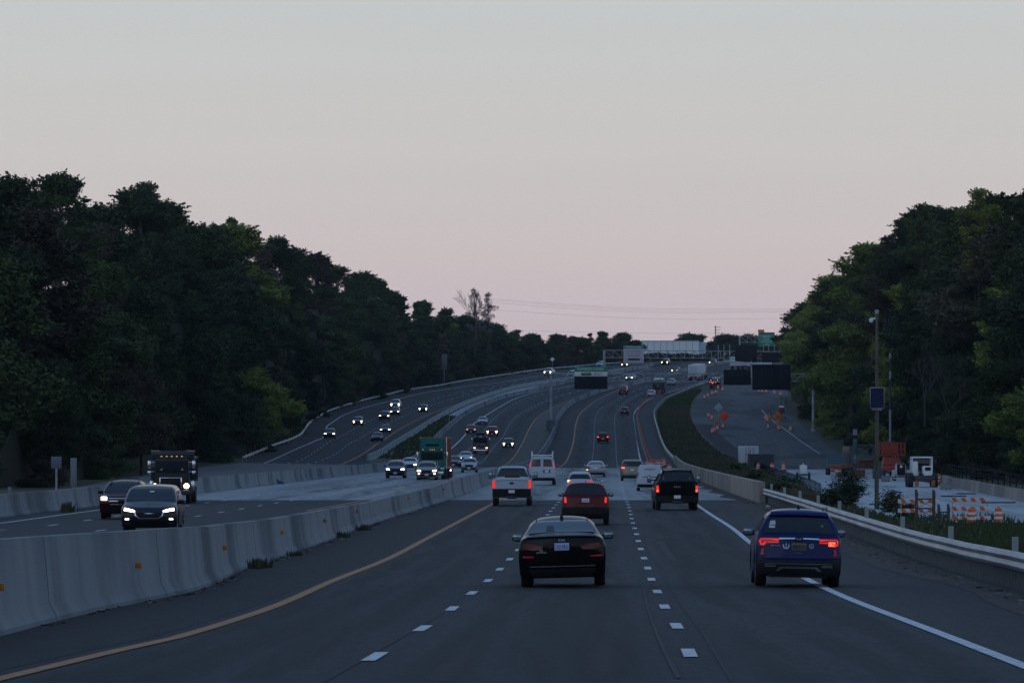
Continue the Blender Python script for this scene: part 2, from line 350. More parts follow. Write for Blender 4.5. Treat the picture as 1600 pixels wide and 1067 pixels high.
def dashes(A, y0, y1, w=.16, m=PAINT_W, per=12.2, ln=3.0, ph=0):
    bm = bmesh.new(); y = y0+ph
    while y < y1:
        a = [bm.verts.new(A.p(y, .012, -w/2)), bm.verts.new(A.p(y, .012, w/2)), bm.verts.new(A.p(y+ln, .012, w/2)), bm.verts.new(A.p(y+ln, .012, -w/2))]
        bm.faces.new(a); y += per
    o = finish(bm, 'lane_dashes', m, smooth=False); o['kind'] = 'structure'
y1021 = unp(1077, 1027).y
dashes(L_lane2, y1021-36.6, 1450); dashes(L_lane1, unp(583, 1033).y-36.6, 1450)
for A in (M_lane1, M_lane2): dashes(A, 150, BR0, .15); dashes(A, BR0, BR1, .12); dashes(A, BR1, 1400, .18)
for A in (A_l1, A_l2): dashes(A, A_y0, 1350, .18)
# faint seams and skid marks on our lanes
TAR = mat('tyre_marks', (.022, .025, .03), .8, spec=.2)
for pts in ([(1014, 850), (1020, 862), (1029, 876)], [(1030, 845), (1041, 860), (1052, 876)], [(1002, 890), (1012, 950), (1035, 1010), (1060, 1060)]):
    A = Line(pts); stripe(A, A.y0, A.y1, .05 if len(pts) == 4 else .2, TAR, .009)
def stain(name, A, y0, y1, o, w, strength=.75, col=(.008, .012, .018), sc=.35):
    """tyre-darkened strip that fades out sideways and breaks up along its length"""
    key = 'stain_%s' % name
    if key not in MATS:
        m = bpy.data.materials.new(key); m.use_nodes = True; n = m.node_tree.nodes; l = m.node_tree.links; b = n['Principled BSDF']; b.inputs['Base Color'].default_value = (*col, 1); b.inputs['Roughness'].default_value = .75; b.inputs['Specular IOR Level'].default_value = .3
        at_ = n.new('ShaderNodeAttribute'); at_.attribute_name = 'fade'; tc = n.new('ShaderNodeTexCoord'); mp = n.new('ShaderNodeMapping'); mp.inputs['Scale'].default_value = (1.5, .05, 1); l.new(tc.outputs['Object'], mp.inputs[0])
        no = n.new('ShaderNodeTexNoise'); no.inputs['Scale'].default_value = sc*3; no.inputs['Detail'].default_value = 10; l.new(mp.outputs[0], no.inputs['Vector'])
        mr = n.new('ShaderNodeMapRange'); mr.inputs[1].default_value = .35; mr.inputs[2].default_value = .7; mr.inputs[4].default_value = strength; l.new(no.outputs[0], mr.inputs[0])
        mu = n.new('ShaderNodeMath'); mu.operation = 'MULTIPLY'; l.new(mr.outputs[0], mu.inputs[0]); l.new(at_.outputs['Fac'], mu.inputs[1])
        t = n.new('ShaderNodeBsdfTransparent'); mx = n.new('ShaderNodeMixShader'); l.new(mu.outputs[0], mx.inputs[0]); l.new(t.outputs[0], mx.inputs[1]); l.new(b.outputs[0], mx.inputs[2]); l.new(mx.outputs[0], n['Material Output'].inputs['Surface']); MATS[key] = m
    ob = ribbon(name, A, A, y0, y1, MATS[key], .006, 6, oa=o-w, ob=o+w); a = ob.data.attributes.new('fade', 'FLOAT', 'POINT')
    a.data.foreach_set('value', [[0, .45, .85, 1, .85, .45, 0][k % 7] for k in range(len(ob.data.vertices))])
for A, o in ((L_lane2, -.95), (L_lane2, -2.65), (L_lane2, .95), (L_lane2, 2.65), (L_lane1, -.95), (L_lane1, -2.6)): stain('wheel_track', A, 50, BR0, o, .42)
stain('oil_streak', L_lane2, 50, BR0, -1.8, .55, .5); stain('oil_streak', L_lane2, 50, BR0, 1.8, .55, .5); stain('oil_streak', L_lane1, 50, BR0, -1.8, .5, .5)
for A, o in ((L_lane2, -1.8), (L_lane2, 1.8), (L_lane1, -1.8), (M_lane1, -1.8), (M_lane1, 1.8)): stain('deck_streak', A, BR0+.5, BR1-.5, o, 1.1, .5, (.03, .035, .04)); stain('hill_streak', A, BR1+.5, 1250, o, 1.1, .5, (.010, .014, .02))
ribbon('asphalt_seam', L_lane2, L_lane2, 50, BR0, TAR, .008, 1, oa=.28, ob=.31); ribbon('asphalt_seam', L_lane1, L_lane1, 50, BR0, TAR, .008, 1, oa=-.1, ob=-.07)

ribbon('dirt_verge', C_left, C_left, 700, 1060, nmat('tan_dirt', (.06, .05, .042), (.13, .11, .095), 1.2, .95, 6, (1, .3, 1)), .03, 3, oa=-3.2, ob=.1)
ribbon('new_asphalt_strip', C_left, C_left, 700, 1010, mat('fresh_asphalt', (.014, .017, .022), .9, spec=.2), .02, 2, oa=.1, ob=3.4)
# ------------------------------------------------------------------ barriers and rails
JP = [(0, 0), (0, .07), (-.11, .26), (-.2, 1), (-.42, 1), (-.51, .26), (-.62, .07), (-.62, 0)]
def barrier(name, A, y0, y1, H, m, label, seg=12.0, prof=JP, sgn=1, cat='barrier', gap=.09):
    bm = bmesh.new(); y = y0; k = 0
    while y < y1-.5:
        e = min(y+seg, y1); ys = [y]+[q*STEP for q in range(int(y//STEP)+1, int(math.ceil(e/STEP)))]+[e-gap]
        rings = []
        for yy in ys:
            h = H(yy) if callable(H) else H; x = A.x(yy); zz = Z(x, yy)
            rings.append([bm.verts.new((x+sgn*px, yy, zz+(pz*h if pz >= .9 else pz*min(h, 1)))) for px, pz in prof])
        for r0, r1 in zip(rings, rings[1:]):
            for i in range(len(prof)-1): bm.faces.new((r0[i], r0[i+1], r1[i+1], r1[i]))
        bm.faces.new(rings[0]); bm.faces.new(rings[-1]); y = e; k += 1
    o = finish(bm, name, m, smooth=True, angle=25); return tag(o, label, cat)
med = barrier('concrete_barrier', L_med, 40, 1480, MED_H, CONC_BAR, 'long grey concrete median barrier with orange reflectors left of the yellow line', 17)
bm = None
for d in [unp(x, y).y for x, y in ((13, 991), (225, 940), (358, 900), (449, 868), (515, 845), (566, 826))]+[225, 248, 272]:
    x = L_med.x(d); h = MED_H(d)
    one(lambda b: box(b, (x-.09, d, Z(x, d)+.62), (.10, .04, .10), .006), 'reflector', ORANGEY if d < 140 else mat('faded_orange_reflector', (.33, .12, .03), .6), med)
mb = barrier('concrete_barrier', M_bar, 150, 1440, MB_H, CONC_BAR, 'grey concrete barrier on the far side of the middle oncoming lanes', 9)
ab = barrier('concrete_barrier', A_bar, unp(579, 720).y, 1400, .85, nmat('pale_barrier_concrete', (.2, .22, .23), (.3, .32, .33), .9, .9, 6), 'pale concrete barrier on the median side of the far left roadway', 9)
par = barrier('bridge_parapet', L_par, unp(1187, 786).y, unp(1052, 724).y, 1.08, CONC_TAN, 'tan concrete bridge parapet right of our lanes', 8, sgn=1, prof=[(0, 0), (-.02, 1), (.28, 1), (.3, 0)], cat='parapet', gap=.02)
P_right = Line([(1700, 800), (1600, 784), (1499, 764), (1470, 757)])
par2 = barrier('bridge_parapet', P_right, P_right.y0, P_right.y1, .9, CONC_TAN, 'tan parapet on the far right edge of the closed bridge deck', 8, prof=[(0, 0), (.05, .25), (.08, 1), (.3, 1), (.3, 0)], cat='parapet')
def deck_rail():
    r = empty('bridge_railing', P_right.p(500), label='dark metal railing behind the tan parapet of the closed deck', cat='railing')
    bm = bmesh.new(); 
    for h in (1.25, 1.5, 1.85):
        y = P_right.y0
        while y < P_right.y1:
            y2 = min(y+10, P_right.y1); tube(bm, P_right.p(y, h, .9)-r.location, P_right.p(y2, h, .9)-r.location, .05, n=5); y = y2
    finish(bm, 'rail', mat('railing_black', (.012, .012, .013), .95, spec=.1), r)
    y = P_right.y0
    while y < P_right.y1:
        q = P_right.p(y, 0, .9)-r.location; one(lambda b: tube(b, q, q+Vector((0, 0, 1.85)), .05, n=5), 'post', MATS['railing_black'], r); y += 5
deck_rail()
WB = [(0, .0), (-.05, .03), (-.08, .08), (-.05, .13), (-.02, .155), (-.05, .18), (-.08, .23), (-.05, .28), (0, .31), (.03, .31), (.03, 0)]
def wbeam(A, y0, y1, H, label, posts=4.0, wall=None, cat='guardrail', wd=1.0, side=1, thin=False, mt=STEEL, off=0, poff=.1, vs=1.0):
    r = empty('guardrail', A.p((y0+y1)/2), label=label, cat=cat); L0 = r.location
    bm = bmesh.new(); ys = list(np.arange(y0, y1, 2.5 if not thin else 5))+[y1]; rings = []
    for i, yy in enumerate(ys):
        q = A.p(yy, H-.31*vs+random.uniform(-.004, .004), off)-L0
        rings.append([bm.verts.new((q.x+side*a*wd, q.y, q.z+b*vs)) for a, b in WB])
    for r0, r1 in zip(rings, rings[1:]):
        for i in range(len(WB)-1): bm.faces.new((r0[i], r0[i+1], r1[i+1], r1[i]))
    finish(bm, 'rail', mt, r, angle=50)
    y = y0; n = 0
    bm = bmesh.new(); box(bm, (0, 0, (H+(.1 if poff < .2 else .22))/2), (.12, .1, H+(.1 if poff < .2 else .22)), .01); pm = finish(bm, 'post', mt, r, smooth=False); pm.location = A.p(y0, 0, off+poff*side)-L0
    while y+posts < y1 and n < 95:
        y += posts; n += 1; c = pm.copy(); COL.objects.link(c); c.parent = r; c.location = A.p(y, 0, off+poff*side)-L0
    return r
gr = wbeam(L_rail_near, 40, 262, .76, 'galvanised guardrail in the right foreground beside the blue SUV', 20, off=.05, poff=.35, vs=1.12)
def kick():   # ribbed timber-like wall under the near rail
    bm = bmesh.new(); y = 40.0; L0 = gr.location
    while y < 262:
        q = L_rail_near.p(y+.23, 0, .28)-L0
        box(bm, q+Vector((0, 0, .2)), (.1, .30, .42), .02); y += .46
    finish(bm, 'ribbed_panel', nmat('dark_grey_panel', (.060, .068, .078), (.095, .105, .118), 3, .9, 5), gr, smooth=False)
    bm = bmesh.new()
    ys = np.arange(40, 262, 5.0)
    for y in ys:
        tube(bm, L_rail_near.p(y, .58, .62)-L0, L_rail_near.p(y+5, .58, .62)-L0, .05, n=5)
    finish(bm, 'back_rail', DARKM, gr)
kick()
wbeam(L_par, unp(1052, 724).y+4, 1350, .75, 'galvanised guardrail curving up the hill right of our lanes', 5.0, thin=True, off=.2)
wbeam(A_rail, unp(380, 722).y, 1450, .75, 'guardrail along the tree edge of the far left roadway', 9.0, thin=True, side=-1, off=.0)
# pale paved wedge where the two oncoming roadways meet
ribbon('paved_median', A_bar, M_bar, 1010, 1420, CONC_DECK, .02, 4, oa=.5, ob=-.5)
# ------------------------------------------------------------------ cars
def catmull(P, n=5):
    out = []
    for i in range(len(P)-1):
        p0 = P[max(i-1, 0)]; p1 = P[i]; p2 = P[i+1]; p3 = P[min(i+2, len(P)-1)]
        for k in range(n):
            t = k/n; q = []
            for a in (0, 1):
                q.append(.5*(2*p1[a]+(p2[a]-p0[a])*t*.9+(2*p0[a]-5*p1[a]+4*p2[a]-p3[a])*t*t*.9+(3*p1[a]-p0[a]-3*p2[a]+p3[a])*t**3*.9+(p2[a]-p1[a])*0) if 0 else
                         p1[a]+(p2[a]-p1[a])*t if (abs(p2[0]-p1[0])+abs(p2[1]-p1[1])) < .06 else
                         .5*((2*p1[a])+(-p0[a]+p2[a])*t+(2*p0[a]-5*p1[a]+4*p2[a]-p3[a])*t*t+(-p0[a]+3*p1[a]-3*p2[a]+p3[a])*t**3))
            out.append(tuple(q))
    out.append(P[-1]); return out
K = {}
K['sedan'] = dict(top=[(2.36, .28), (2.43, .5), (2.38, .68), (2.15, .80), (1.45, .93), (1.05, 1.0), (.25, 1.38), (-.3, 1.475), (-.95, 1.42), (-1.72, 1.13), (-2.2, 1.09), (-2.36, 1.05), (-2.41, .86), (-2.42, .5), (-2.36, .26)],
    zb=.2, wb=(-1.38, 1.42), rw=.335, W=[(0, .86), (.3, .91), (.6, .93), (.85, .925), (1.02, .88), (1.15, .80), (1.4, .63), (1.5, .55)], belt=1.02,
    side=[(-1.35, 1.04), (-.95, 1.30), (-.3, 1.37), (.25, 1.29), (.88, 1.04)], rg=(1.14, 1.385), ws=(1.04, 1.36))
K['suv'] = dict(top=[(2.1, .30), (2.19, .55), (2.14, .82), (1.95, .93), (1.35, 1.04), (1.08, 1.1), (.4, 1.48), (-.1, 1.58), (-1.2, 1.60), (-1.78, 1.54), (-1.98, 1.2), (-2.1, 1.02), (-2.15, .8), (-2.18, .5), (-2.1, .28)],
    zb=.22, wb=(-1.33, 1.30), rw=.345, W=[(0, .86), (.3, .89), (.6, .90), (.9, .895), (1.05, .87), (1.12, .84), (1.45, .68), (1.62, .58)], belt=1.08,
    side=[(-1.6, 1.14), (-1.45, 1.42), (-.5, 1.46), (.25, 1.41), (.9, 1.12)], rg=(1.10, 1.42), ws=(1.13, 1.46))
K['bigsuv'] = dict(top=[(2.38, .32), (2.48, .6), (2.44, .95), (2.25, 1.06), (1.55, 1.14), (1.3, 1.2), (.6, 1.62), (.0, 1.73), (-1.4, 1.74), (-2.05, 1.69), (-2.3, 1.3), (-2.42, 1.1), (-2.47, .85), (-2.48, .5), (-2.4, .3)],
    zb=.25, wb=(-1.5, 1.5), rw=.385, W=[(0, .94), (.3, .98), (.7, 1.0), (1.0, .99), (1.15, .955), (1.25, .91), (1.6, .76), (1.76, .66)], belt=1.2,
    side=[(-1.95, 1.26), (-1.8, 1.56), (-.6, 1.60), (.35, 1.56), (1.15, 1.24)], rg=(1.22, 1.60), ws=(1.23, 1.6))
K['minivan'] = dict(top=[(2.45, .28), (2.56, .5), (2.52, .84), (2.34, .97), (1.8, 1.10), (1.55, 1.16), (.75, 1.62), (.2, 1.70), (-1.4, 1.74), (-2.2, 1.67), (-2.45, 1.25), (-2.54, .95), (-2.58, .5), (-2.5, .27)],
    zb=.2, wb=(-1.52, 1.57), rw=.35, W=[(0, .93), (.3, .98), (.6, 1.0), (.95, .99), (1.1, .96), (1.2, .94), (1.55, .84), (1.74, .74)], belt=1.1,
    side=[(-2.15, 1.16), (-2.0, 1.56), (-.6, 1.60), (.45, 1.52), (1.35, 1.12)], rg=(1.18, 1.58), ws=(1.18, 1.63))
K['pickup'] = dict(top=[(2.85, .4), (2.93, .7), (2.9, 1.08), (2.75, 1.2), (1.8, 1.3), (1.55, 1.36), (.95, 1.83), (.4, 1.95), (-.6, 1.97), (-.86, 1.9), (-.98, 1.42), (-1.0, 1.39), (-2.9, 1.39), (-2.92, 1.36), (-2.93, .8), (-2.9, .4)],
    zb=.4, wb=(-1.85, 1.95), rw=.41, W=[(0, .95), (.4, .99), (.8, 1.0), (1.2, .985), (1.38, .95), (1.45, .90), (1.85, .72), (1.98, .66)], belt=1.36,
    side=[(-.8, 1.42), (-.76, 1.82), (.5, 1.82), (1.35, 1.42)], rg=(1.44, 1.87), ws=(1.4, 1.82))
K['cap'] = dict(top=[(2.85, .35), (2.93, .65), (2.9, 1.0), (2.75, 1.12), (1.8, 1.2), (1.55, 1.26), (.95, 1.70), (.4, 1.80), (-.6, 1.83), (-2.45, 1.84), (-2.62, 1.78), (-2.9, 1.30), (-2.93, 1.25), (-2.93, .8), (-2.9, .36)],
    zb=.34, wb=(-1.85, 1.95), rw=.40, W=[(0, .95), (.4, .99), (.8, 1.0), (1.1, .985), (1.26, .95), (1.35, .90), (1.7, .74), (1.84, .66)], belt=1.26,
    side=[(-2.35, 1.36), (-2.2, 1.68), (.5, 1.68), (1.35, 1.3)], rg=(1.33, 1.74), ws=(1.3, 1.7))
K['van'] = dict(top=[(2.7, .35), (2.78, .6), (2.75, .95), (2.6, 1.1), (1.95, 1.25), (1.75, 1.32), (1.15, 1.9), (.7, 2.06), (-1.0, 2.1), (-2.6, 2.08), (-2.74, 1.98), (-2.8, 1.3), (-2.82, .5), (-2.76, .36)],
    zb=.33, wb=(-1.65, 1.75), rw=.37, W=[(0, .95), (.4, 1.0), (1.2, 1.0), (1.3, .985), (1.9, .86), (2.1, .74)], belt=1.3,
    side=[(.55, 1.36), (.58, 1.84), (1.0, 1.82), (1.55, 1.36)], rg=None, ws=(1.36, 1.88))
K['smallvan'] = dict(top=[(2.2, .3), (2.28, .5), (2.22, .85), (2.05, 1.0), (1.5, 1.12), (1.3, 1.18), (.75, 1.66), (.3, 1.8), (-1.0, 1.83), (-2.05, 1.8), (-2.18, 1.7), (-2.26, 1.1), (-2.28, .5), (-2.2, .3)],
    zb=.22, wb=(-1.5, 1.45), rw=.33, W=[(0, .87), (.3, .91), (1.0, .91), (1.15, .9), (1.65, .80), (1.83, .7)], belt=1.15,
    side=[(.2, 1.18), (.25, 1.6), (.6, 1.58), (1.15, 1.18)], rg=None, ws=(1.2, 1.66))

class Car:
    def __init__(s, kind, root, pm, low=None, sc=1.0):
        s.k = K[kind]; s.root = root; s.pm = pm; s.kind = kind
        k = s.k; s.Lh = max(p[0] for p in k['top']); s.Wf = lin(k['W']); s.Wm = max(p[1] for p in k['W'])
        top = catmull(k['top']); zb = k['zb']; ra = k['rw']+.07; bot = []
        al = math.asin((k['rw']-zb)/ra)
        for yc in k['wb']:
            for i in range(11):
                th = math.pi+al-(math.pi+2*al)*i/10
                bot.append((yc+ra*math.cos(th), k['rw']+ra*math.sin(th)))
        bot = [(k['top'][-1][0]+.05, zb)]+bot+[(k['top'][0][0]-.05, zb)]
        s.out = bot+top          # rear->front along the bottom, then front, roof, rear
        s.zmax = max(p[1] for p in s.out)
        s.body()
    def dfm(s, x, y):
        t = max(0.0, (abs(y)-(s.Lh-.9))/.9); t = min(t, 1)
        return y-math.copysign(.17*(min(abs(x)/s.Wm, 1))**3*t*t, y)
    def body(s):
        o = s.out; n = len(o); rr = .10; bm = bmesh.new()
        nrm = []
        for i in range(n):
            a = Vector(o[i-1]); b = Vector(o[(i+1) % n]); d = (b-a).normalized(); nrm.append(Vector((-d.y, d.x)))
        ins = lambda d: [Vector(o[i])+nrm[i]*d for i in range(n)]
        rings = [(ins(0), rr), (ins(.03), rr*.35), (ins(.08), 0)]
        for sg in (-1, 1):
            V = []
            for pts, dx in rings:
                V.append([bm.verts.new((sg*(s.Wf(max(p[1], 0))-dx), p[0], p[1])) for p in pts])
            for A, B in zip(V, V[1:]):
                for i in range(n):
                    try: bm.faces.new((A[i], A[(i+1) % n], B[(i+1) % n], B[i]))
                    except Exception: pass
            # interior
            b2 = bmesh.new(); vs = [b2.verts.new((0, p[0], p[1])) for p in rings[2][0]]
            f = b2.faces.new(vs); bmesh.ops.triangulate(b2, faces=[f])
            for z in [w[0] for w in s.k['W'][1:-1]]:
                bmesh.ops.bisect_plane(b2, geom=b2.verts[:]+b2.edges[:]+b2.faces[:], plane_co=(0, 0, z), plane_no=(0, 0, 1))
            mp = {v: bm.verts.new((sg*s.Wf(v.co.z), v.co.y, v.co.z)) for v in b2.verts}
            for f in b2.faces:
                try: bm.faces.new([mp[v] for v in f.verts])
                except Exception: pass
            b2.free()
            if sg < 0: VL = V[0]
            else: VR = V[0]
        fr = [-1, -.75, -.4, 0, .4, .75, 1]; rows = []
        for i in range(n):
            w = s.Wf(max(o[i][1], 0))-rr; row = []
            for f in fr:
                if f == -1: row.append(VL[i])
                elif f == 1: row.append(VR[i])
                else:
                    cr = .035*(1-f*f) if (o[i][1] > .6*s.zmax) else 0
                    row.append(bm.verts.new((f*w, o[i][0], o[i][1]+cr)))
            rows.append(row)
        for i in range(n):
            A, B = rows[i], rows[(i+1) % n]
            for j in range(len(fr)-1): bm.faces.new((A[j], A[j+1], B[j+1], B[j]))
        bmesh.ops.remove_doubles(bm, verts=bm.verts[:], dist=.002)
        for v in bm.verts: v.co.y = s.dfm(v.co.x, v.co.y)
        s.bo = finish(bm, 'body', s.pm, s.root, angle=38)
    def yface(s, z, sg):
        best = None; o = s.out
        for a, b in zip(o, o[1:]+o[:1]):
            if (a[1]-z)*(b[1]-z) <= 0 and abs(a[1]-b[1]) > 1e-6:
                y = a[0]+(b[0]-a[0])*(z-a[1])/(b[1]-a[1])
                if best is None or y*sg > best*sg: best = y
        return best if best is not None else sg*s.Lh
    def panel(s, name, sg, poly, m, off=.012, th=.03, parent=None, mirror=False, zs=None):
        """panel following the rear (sg=-1) or front (sg=+1) face; poly in (x, z)"""
        res = []
        for mx in ((1, -1) if mirror else (1,)):
            bm = bmesh.new(); P = [(mx*x, z) for x, z in poly]
            f = bm.faces.new([bm.verts.new((x, 0, z)) for x, z in P])
            for q in np.arange(-1.05, 1.06, .15):
                if min(p[0] for p in P) < q < max(p[0] for p in P): bmesh.ops.bisect_plane(bm, geom=bm.verts[:]+bm.edges[:]+bm.faces[:], plane_co=(q, 0, 0), plane_no=(1, 0, 0))
            for q in np.arange(.2, 2.1, .06):
                if min(p[1] for p in P) < q < max(p[1] for p in P): bmesh.ops.bisect_plane(bm, geom=bm.verts[:]+bm.edges[:]+bm.faces[:], plane_co=(0, 0, q), plane_no=(0, 0, 1))
            bmesh.ops.recalc_face_normals(bm, faces=bm.faces[:])
            bmesh.ops.solidify(bm, geom=bm.faces[:], thickness=th)
            ymid = sum(v.co.y for v in bm.verts)/len(bm.verts)
            for v in bm.verts:
                outer = ((v.co.y-ymid)*sg > 0)
                x, z = v.co.x, v.co.z
                edge = s.Wf(z)-abs(x)
                y = s.yface(z, sg); y = s.dfm(x, y)
                if edge < .10: y -= sg*(.05*(1-max(edge, 0)/.10)**2)
                v.co.y = y+sg*(off if outer else off-th)
                v.co.z = z+(.035*(1-(x/s.Wm)**2) if z > .6*s.zmax else 0)
            res.append(finish(bm, name, m, parent or s.root, angle=40))
        return res
    def side_windows(s, m=None):
        for sg in (-1, 1):
            bm = bmesh.new(); bm.faces.new([bm.verts.new((sg*(s.Wf(z)+.004), s.dfm(s.Wf(z), y), z)) for y, z in s.k['side']])
            bmesh.ops.recalc_face_normals(bm, faces=bm.faces[:]); bmesh.ops.solidify(bm, geom=bm.faces[:], thickness=-.012)
            finish(bm, 'side_window', m or GLASS, s.root, smooth=False)
    def wheels(s, spokes=True):
        k = s.k; r = k['rw']
        key = ('wheel', s.kind)
        for yc in k['wb']:
            for sg in (-1, 1):
                x = sg*(s.Wf(.3)-.125)
                if key not in MESH:
                    bm = bmesh.new(); lathe(bm, [(r*.62, -.11), (r*.94, -.115), (r, -.08), (r, .08), (r*.94, .115), (r*.62, .11)], 20, 'X')
                    t = finish(bm, 'tyre', RUB); COL.objects.unlink(t); MESH[key] = t.data
                    bm = bmesh.new(); lathe(bm, [(.05, .06), (.06, .10), (r*.2, .09)], 12, 'X')
                    lathe(bm, [(r*.55, .07), (r*.63, .11), (r*.64, .0), (r*.5, -.05)], 20, 'X')
                    for i in range(5):
                        a = i*2*math.pi/5; tube(bm, (.085, .04*math.cos(a), .04*math.sin(a)), (.085, r*.6*math.cos(a), r*.6*math.sin(a)), .035, .03, 5)
                    t = finish(bm, 'rim', RIM); COL.objects.unlink(t); MESH[key+(1,)] = t.data
                t = bpy.data.objects.new('wheel', MESH[key]); link(t, s.root); t.location = (x, yc, r)
                q = bpy.data.objects.new('rim', MESH[key+(1,)]); link(q, t); q.rotation_euler = (0, 0, 0 if sg > 0 else math.pi)
    def mirrors(s, m=None, z=None, y=None, big=0):
        z = z or s.k['belt']+.03; y = y if y is not None else s.k['side'][-1][0]-.15
        for sg in (-1, 1):
            bm = bmesh.new(); w = s.Wf(z)
            if big: box(bm, (sg*(w+.26), y, z+.06), (.2, .12, .34), .04); box(bm, (sg*(w+.08), y, z+.02), (.24, .05, .05), .01)
            else: box(bm, (sg*(w+.13), y, z), (.24, .13, .17), .06); box(bm, (sg*(w+.04), y, z-.04), (.2, .05, .06), .01)
            o = finish(bm, 'side_mirror', m or s.pm, s.root)
            one(lambda b: box(b, (sg*(w+(.26 if big else .13)), y-(.063), z+(.06 if big else 0)), (.15 if big else .18, .006, .27 if big else .115), .002), 'mirror_glass', mat('mirror_glass', (.25, .33, .4), .1, .6), o)
    def plate(s, sg, z, txt=None, m=WHITEPL, ink=NAVY, x=0, off=.02, holder=None):
        y = s.yface(z, sg)+sg*off
        o = one(lambda b: box(b, (x, y, z), (.31, .02, .155), .003), 'license_plate', m, s.root)
        if txt: text_obj(txt, .125, ink, o, (x, y+sg*.011, z-.004), rot=(R(90), 0, 0 if sg < 0 else math.pi), ext=.002, sx=.52)
        return o
MESH = {}
def rear_kit(c, tail, tm=TAIL, tailcat=True, plz=None, pltxt=None, bumper=None, glass=None, wx=None, hi=None):
    k = c.k
    if k['rg']:
        z0, z1 = k['rg']; e = .075
        c.panel('rear_window', -1, [(-c.Wf(z0)+e+.02, z0), (c.Wf(z0)-e-.02, z0), (c.Wf(z1)-e-.04, z1), (-c.Wf(z1)+e+.04, z1)], glass or GLASS, off=.008)
    for mx in (1, -1):
        c.panel('taillight', -1, [(mx*x, z) for x, z in tail], tm if mx < 0 or not hi else hi, off=.014, th=.05)
    if bumper: c.panel('bumper', -1, bumper, BLACKP, off=.03, th=.07)
    if plz: c.plate(-1, plz, pltxt, off=.025)
def front_kit(c, head, hm=HEAD, grille=None, lower=None, plz=None, fog=None, gm=None, right=None):
    k = c.k
    if k['ws']:
        z0, z1 = k['ws']; e = .08
        c.panel('windshield', 1, [(-c.Wf(z0)+e, z0), (c.Wf(z0)-e, z0), (c.Wf(z1)-e-.03, z1), (-c.Wf(z1)+e+.03, z1)], GLASS, off=.008)
    for mx in (1, -1):
        c.panel('headlight', 1, [(mx*x, z) for x, z in head], hm, off=.014, th=.05)
        if fog: c.panel('fog_light', 1, [(mx*x, z) for x, z in fog], HEADW, off=.035, th=.05)
    if lower: c.panel('bumper', 1, lower, BLACKP, off=.025, th=.06)
    if grille: c.panel('grille', 1, grille, gm or BLACKP, off=.02, th=.05)
    if plz: c.plate(1, plz, None, off=.035)
def rect(x0, x1, z0, z1): return [(x0, z0), (x1, z0), (x1, z1), (x0, z1)]
def place(px, py, A, label, cat, name, group=None, back=2.3, flip=False, roll=0, yaw=None):
    """px,py = where the nearest tyres meet the road in the photo"""
    g = unp(px, py); y = g.y+back; x = g.x+A.dx(y)*back; dz = (Z(x, y+2)-Z(x, y-2))/4
    r = empty(name, (x, y, Z(x, y)+.012), (0, 0, 0), label, cat, group)
    h = math.atan(A.dx(y)) if yaw is None else yaw
    r.rotation_mode = 'ZXY'
    M = Matrix.Rotation(-h, 4, 'Z') @ Matrix.Rotation(math.atan(dz), 4, 'X') @ Matrix.Rotation(roll, 4, 'Y')
    if flip: M = M @ Matrix.Rotation(math.pi, 4, 'Z')
    r.rotation_euler = M.to_euler('ZXY'); r.rotation_mode = 'ZXY'
    return r
WHT = paint('white', (.40, .45, .51)); BLK = mat('black_car_paint', (.003, .003, .004), .3, coat=.3, spec=.06); SIL = paint('silver', (.30, .32, .35), .3, .5); GRY = paint('grey', (.075, .085, .1), .3, .4)
MAR = paint('dark_red', (.095, .003, .007)); REDP = paint('red', (.14, .012, .012)); BLU = paint('deep_blue', (.001, .009, .085)); DGR = paint('charcoal', (.022, .026, .036), .3, .3); TANP = paint('champagne', (.2, .19, .16), .3, .4); NAVP = paint('navy', (.012, .016, .04))
LOWC = BLACKP

# --- nearest: black sedan
r = place(880, 917, L_lane2, 'black sedan with pale license plate, nearest car in the middle lane', 'car', 'sedan', back=1.5, roll=R(-1.6)); r.scale = (0.91, 0.91, 0.91)
c = Car('sedan', r, BLK)
rear_kit(c, [(.40, .875), (.80, .93), (.86, .85), (.66, .80), (.44, .80)], TAILOFF, bumper=[(-.62, .21), (.62, .21), (.74, .40), (-.74, .40)], glass=GLASSB)
c.side_windows(); c.wheels(); c.mirrors()
c.plate(-1, .865, 'TXD·9831', mat('lavender_plate', (.45, .46, .72), .5), NAVY, off=.02)
for mx in (1, -1): c.panel('reflector', -1, [(mx*.60, .645), (mx*.84, .645), (mx*.84, .68), (mx*.60, .665)], mat('red_reflector', (.7, .015, .03), .25), off=.02)
c.panel('bumper_trim', -1, rect(-.70, .70, .437, .457), CHROME, off=.035)
c.panel('spoiler_lip', -1, rect(-.74, .74, 1.055, 1.08), BLK, off=.05, th=.08)
BADGE = mat('pale_badge', (.5, .53, .58), .5)
text_obj('KIA', .07, BADGE, r, (0, c.yface(1.0, -1)-.02, 1.0), name='badge', sx=1.3)
text_obj('SX', .055, BADGE, r, (-.44, c.yface(.77, -1)-.035, .79), name='badge', sx=1.2); text_obj('OPTIMA', .05, BADGE, r, (-.44, c.yface(.74, -1)-.035, .745), name='badge', sx=1.2)
for mx in (1, -1):
    one(lambda b: lathe(b, [(.05, -.1), (.055, .0), (.04, .0)], 12, 'X'), 'exhaust_tip', CHROME, r).matrix_local = Matrix.Translation((mx*.55, -2.33, .335)) @ Matrix.Rotation(R(-90), 4, 'Z') @ Matrix.Scale(1.5, 4, (0, 1, 0))
one(lambda b: box(b, (0, -.85, 1.505), (.09, .16, .10), .01, taper=(.35, .5)), 'antenna', BLACKP, r)
for sg in (-1, 1): one(lambda b: box(b, (sg*.56, -.55, 1.462), (.02, .9, .02)), 'roof_seam', BLACKP, r)
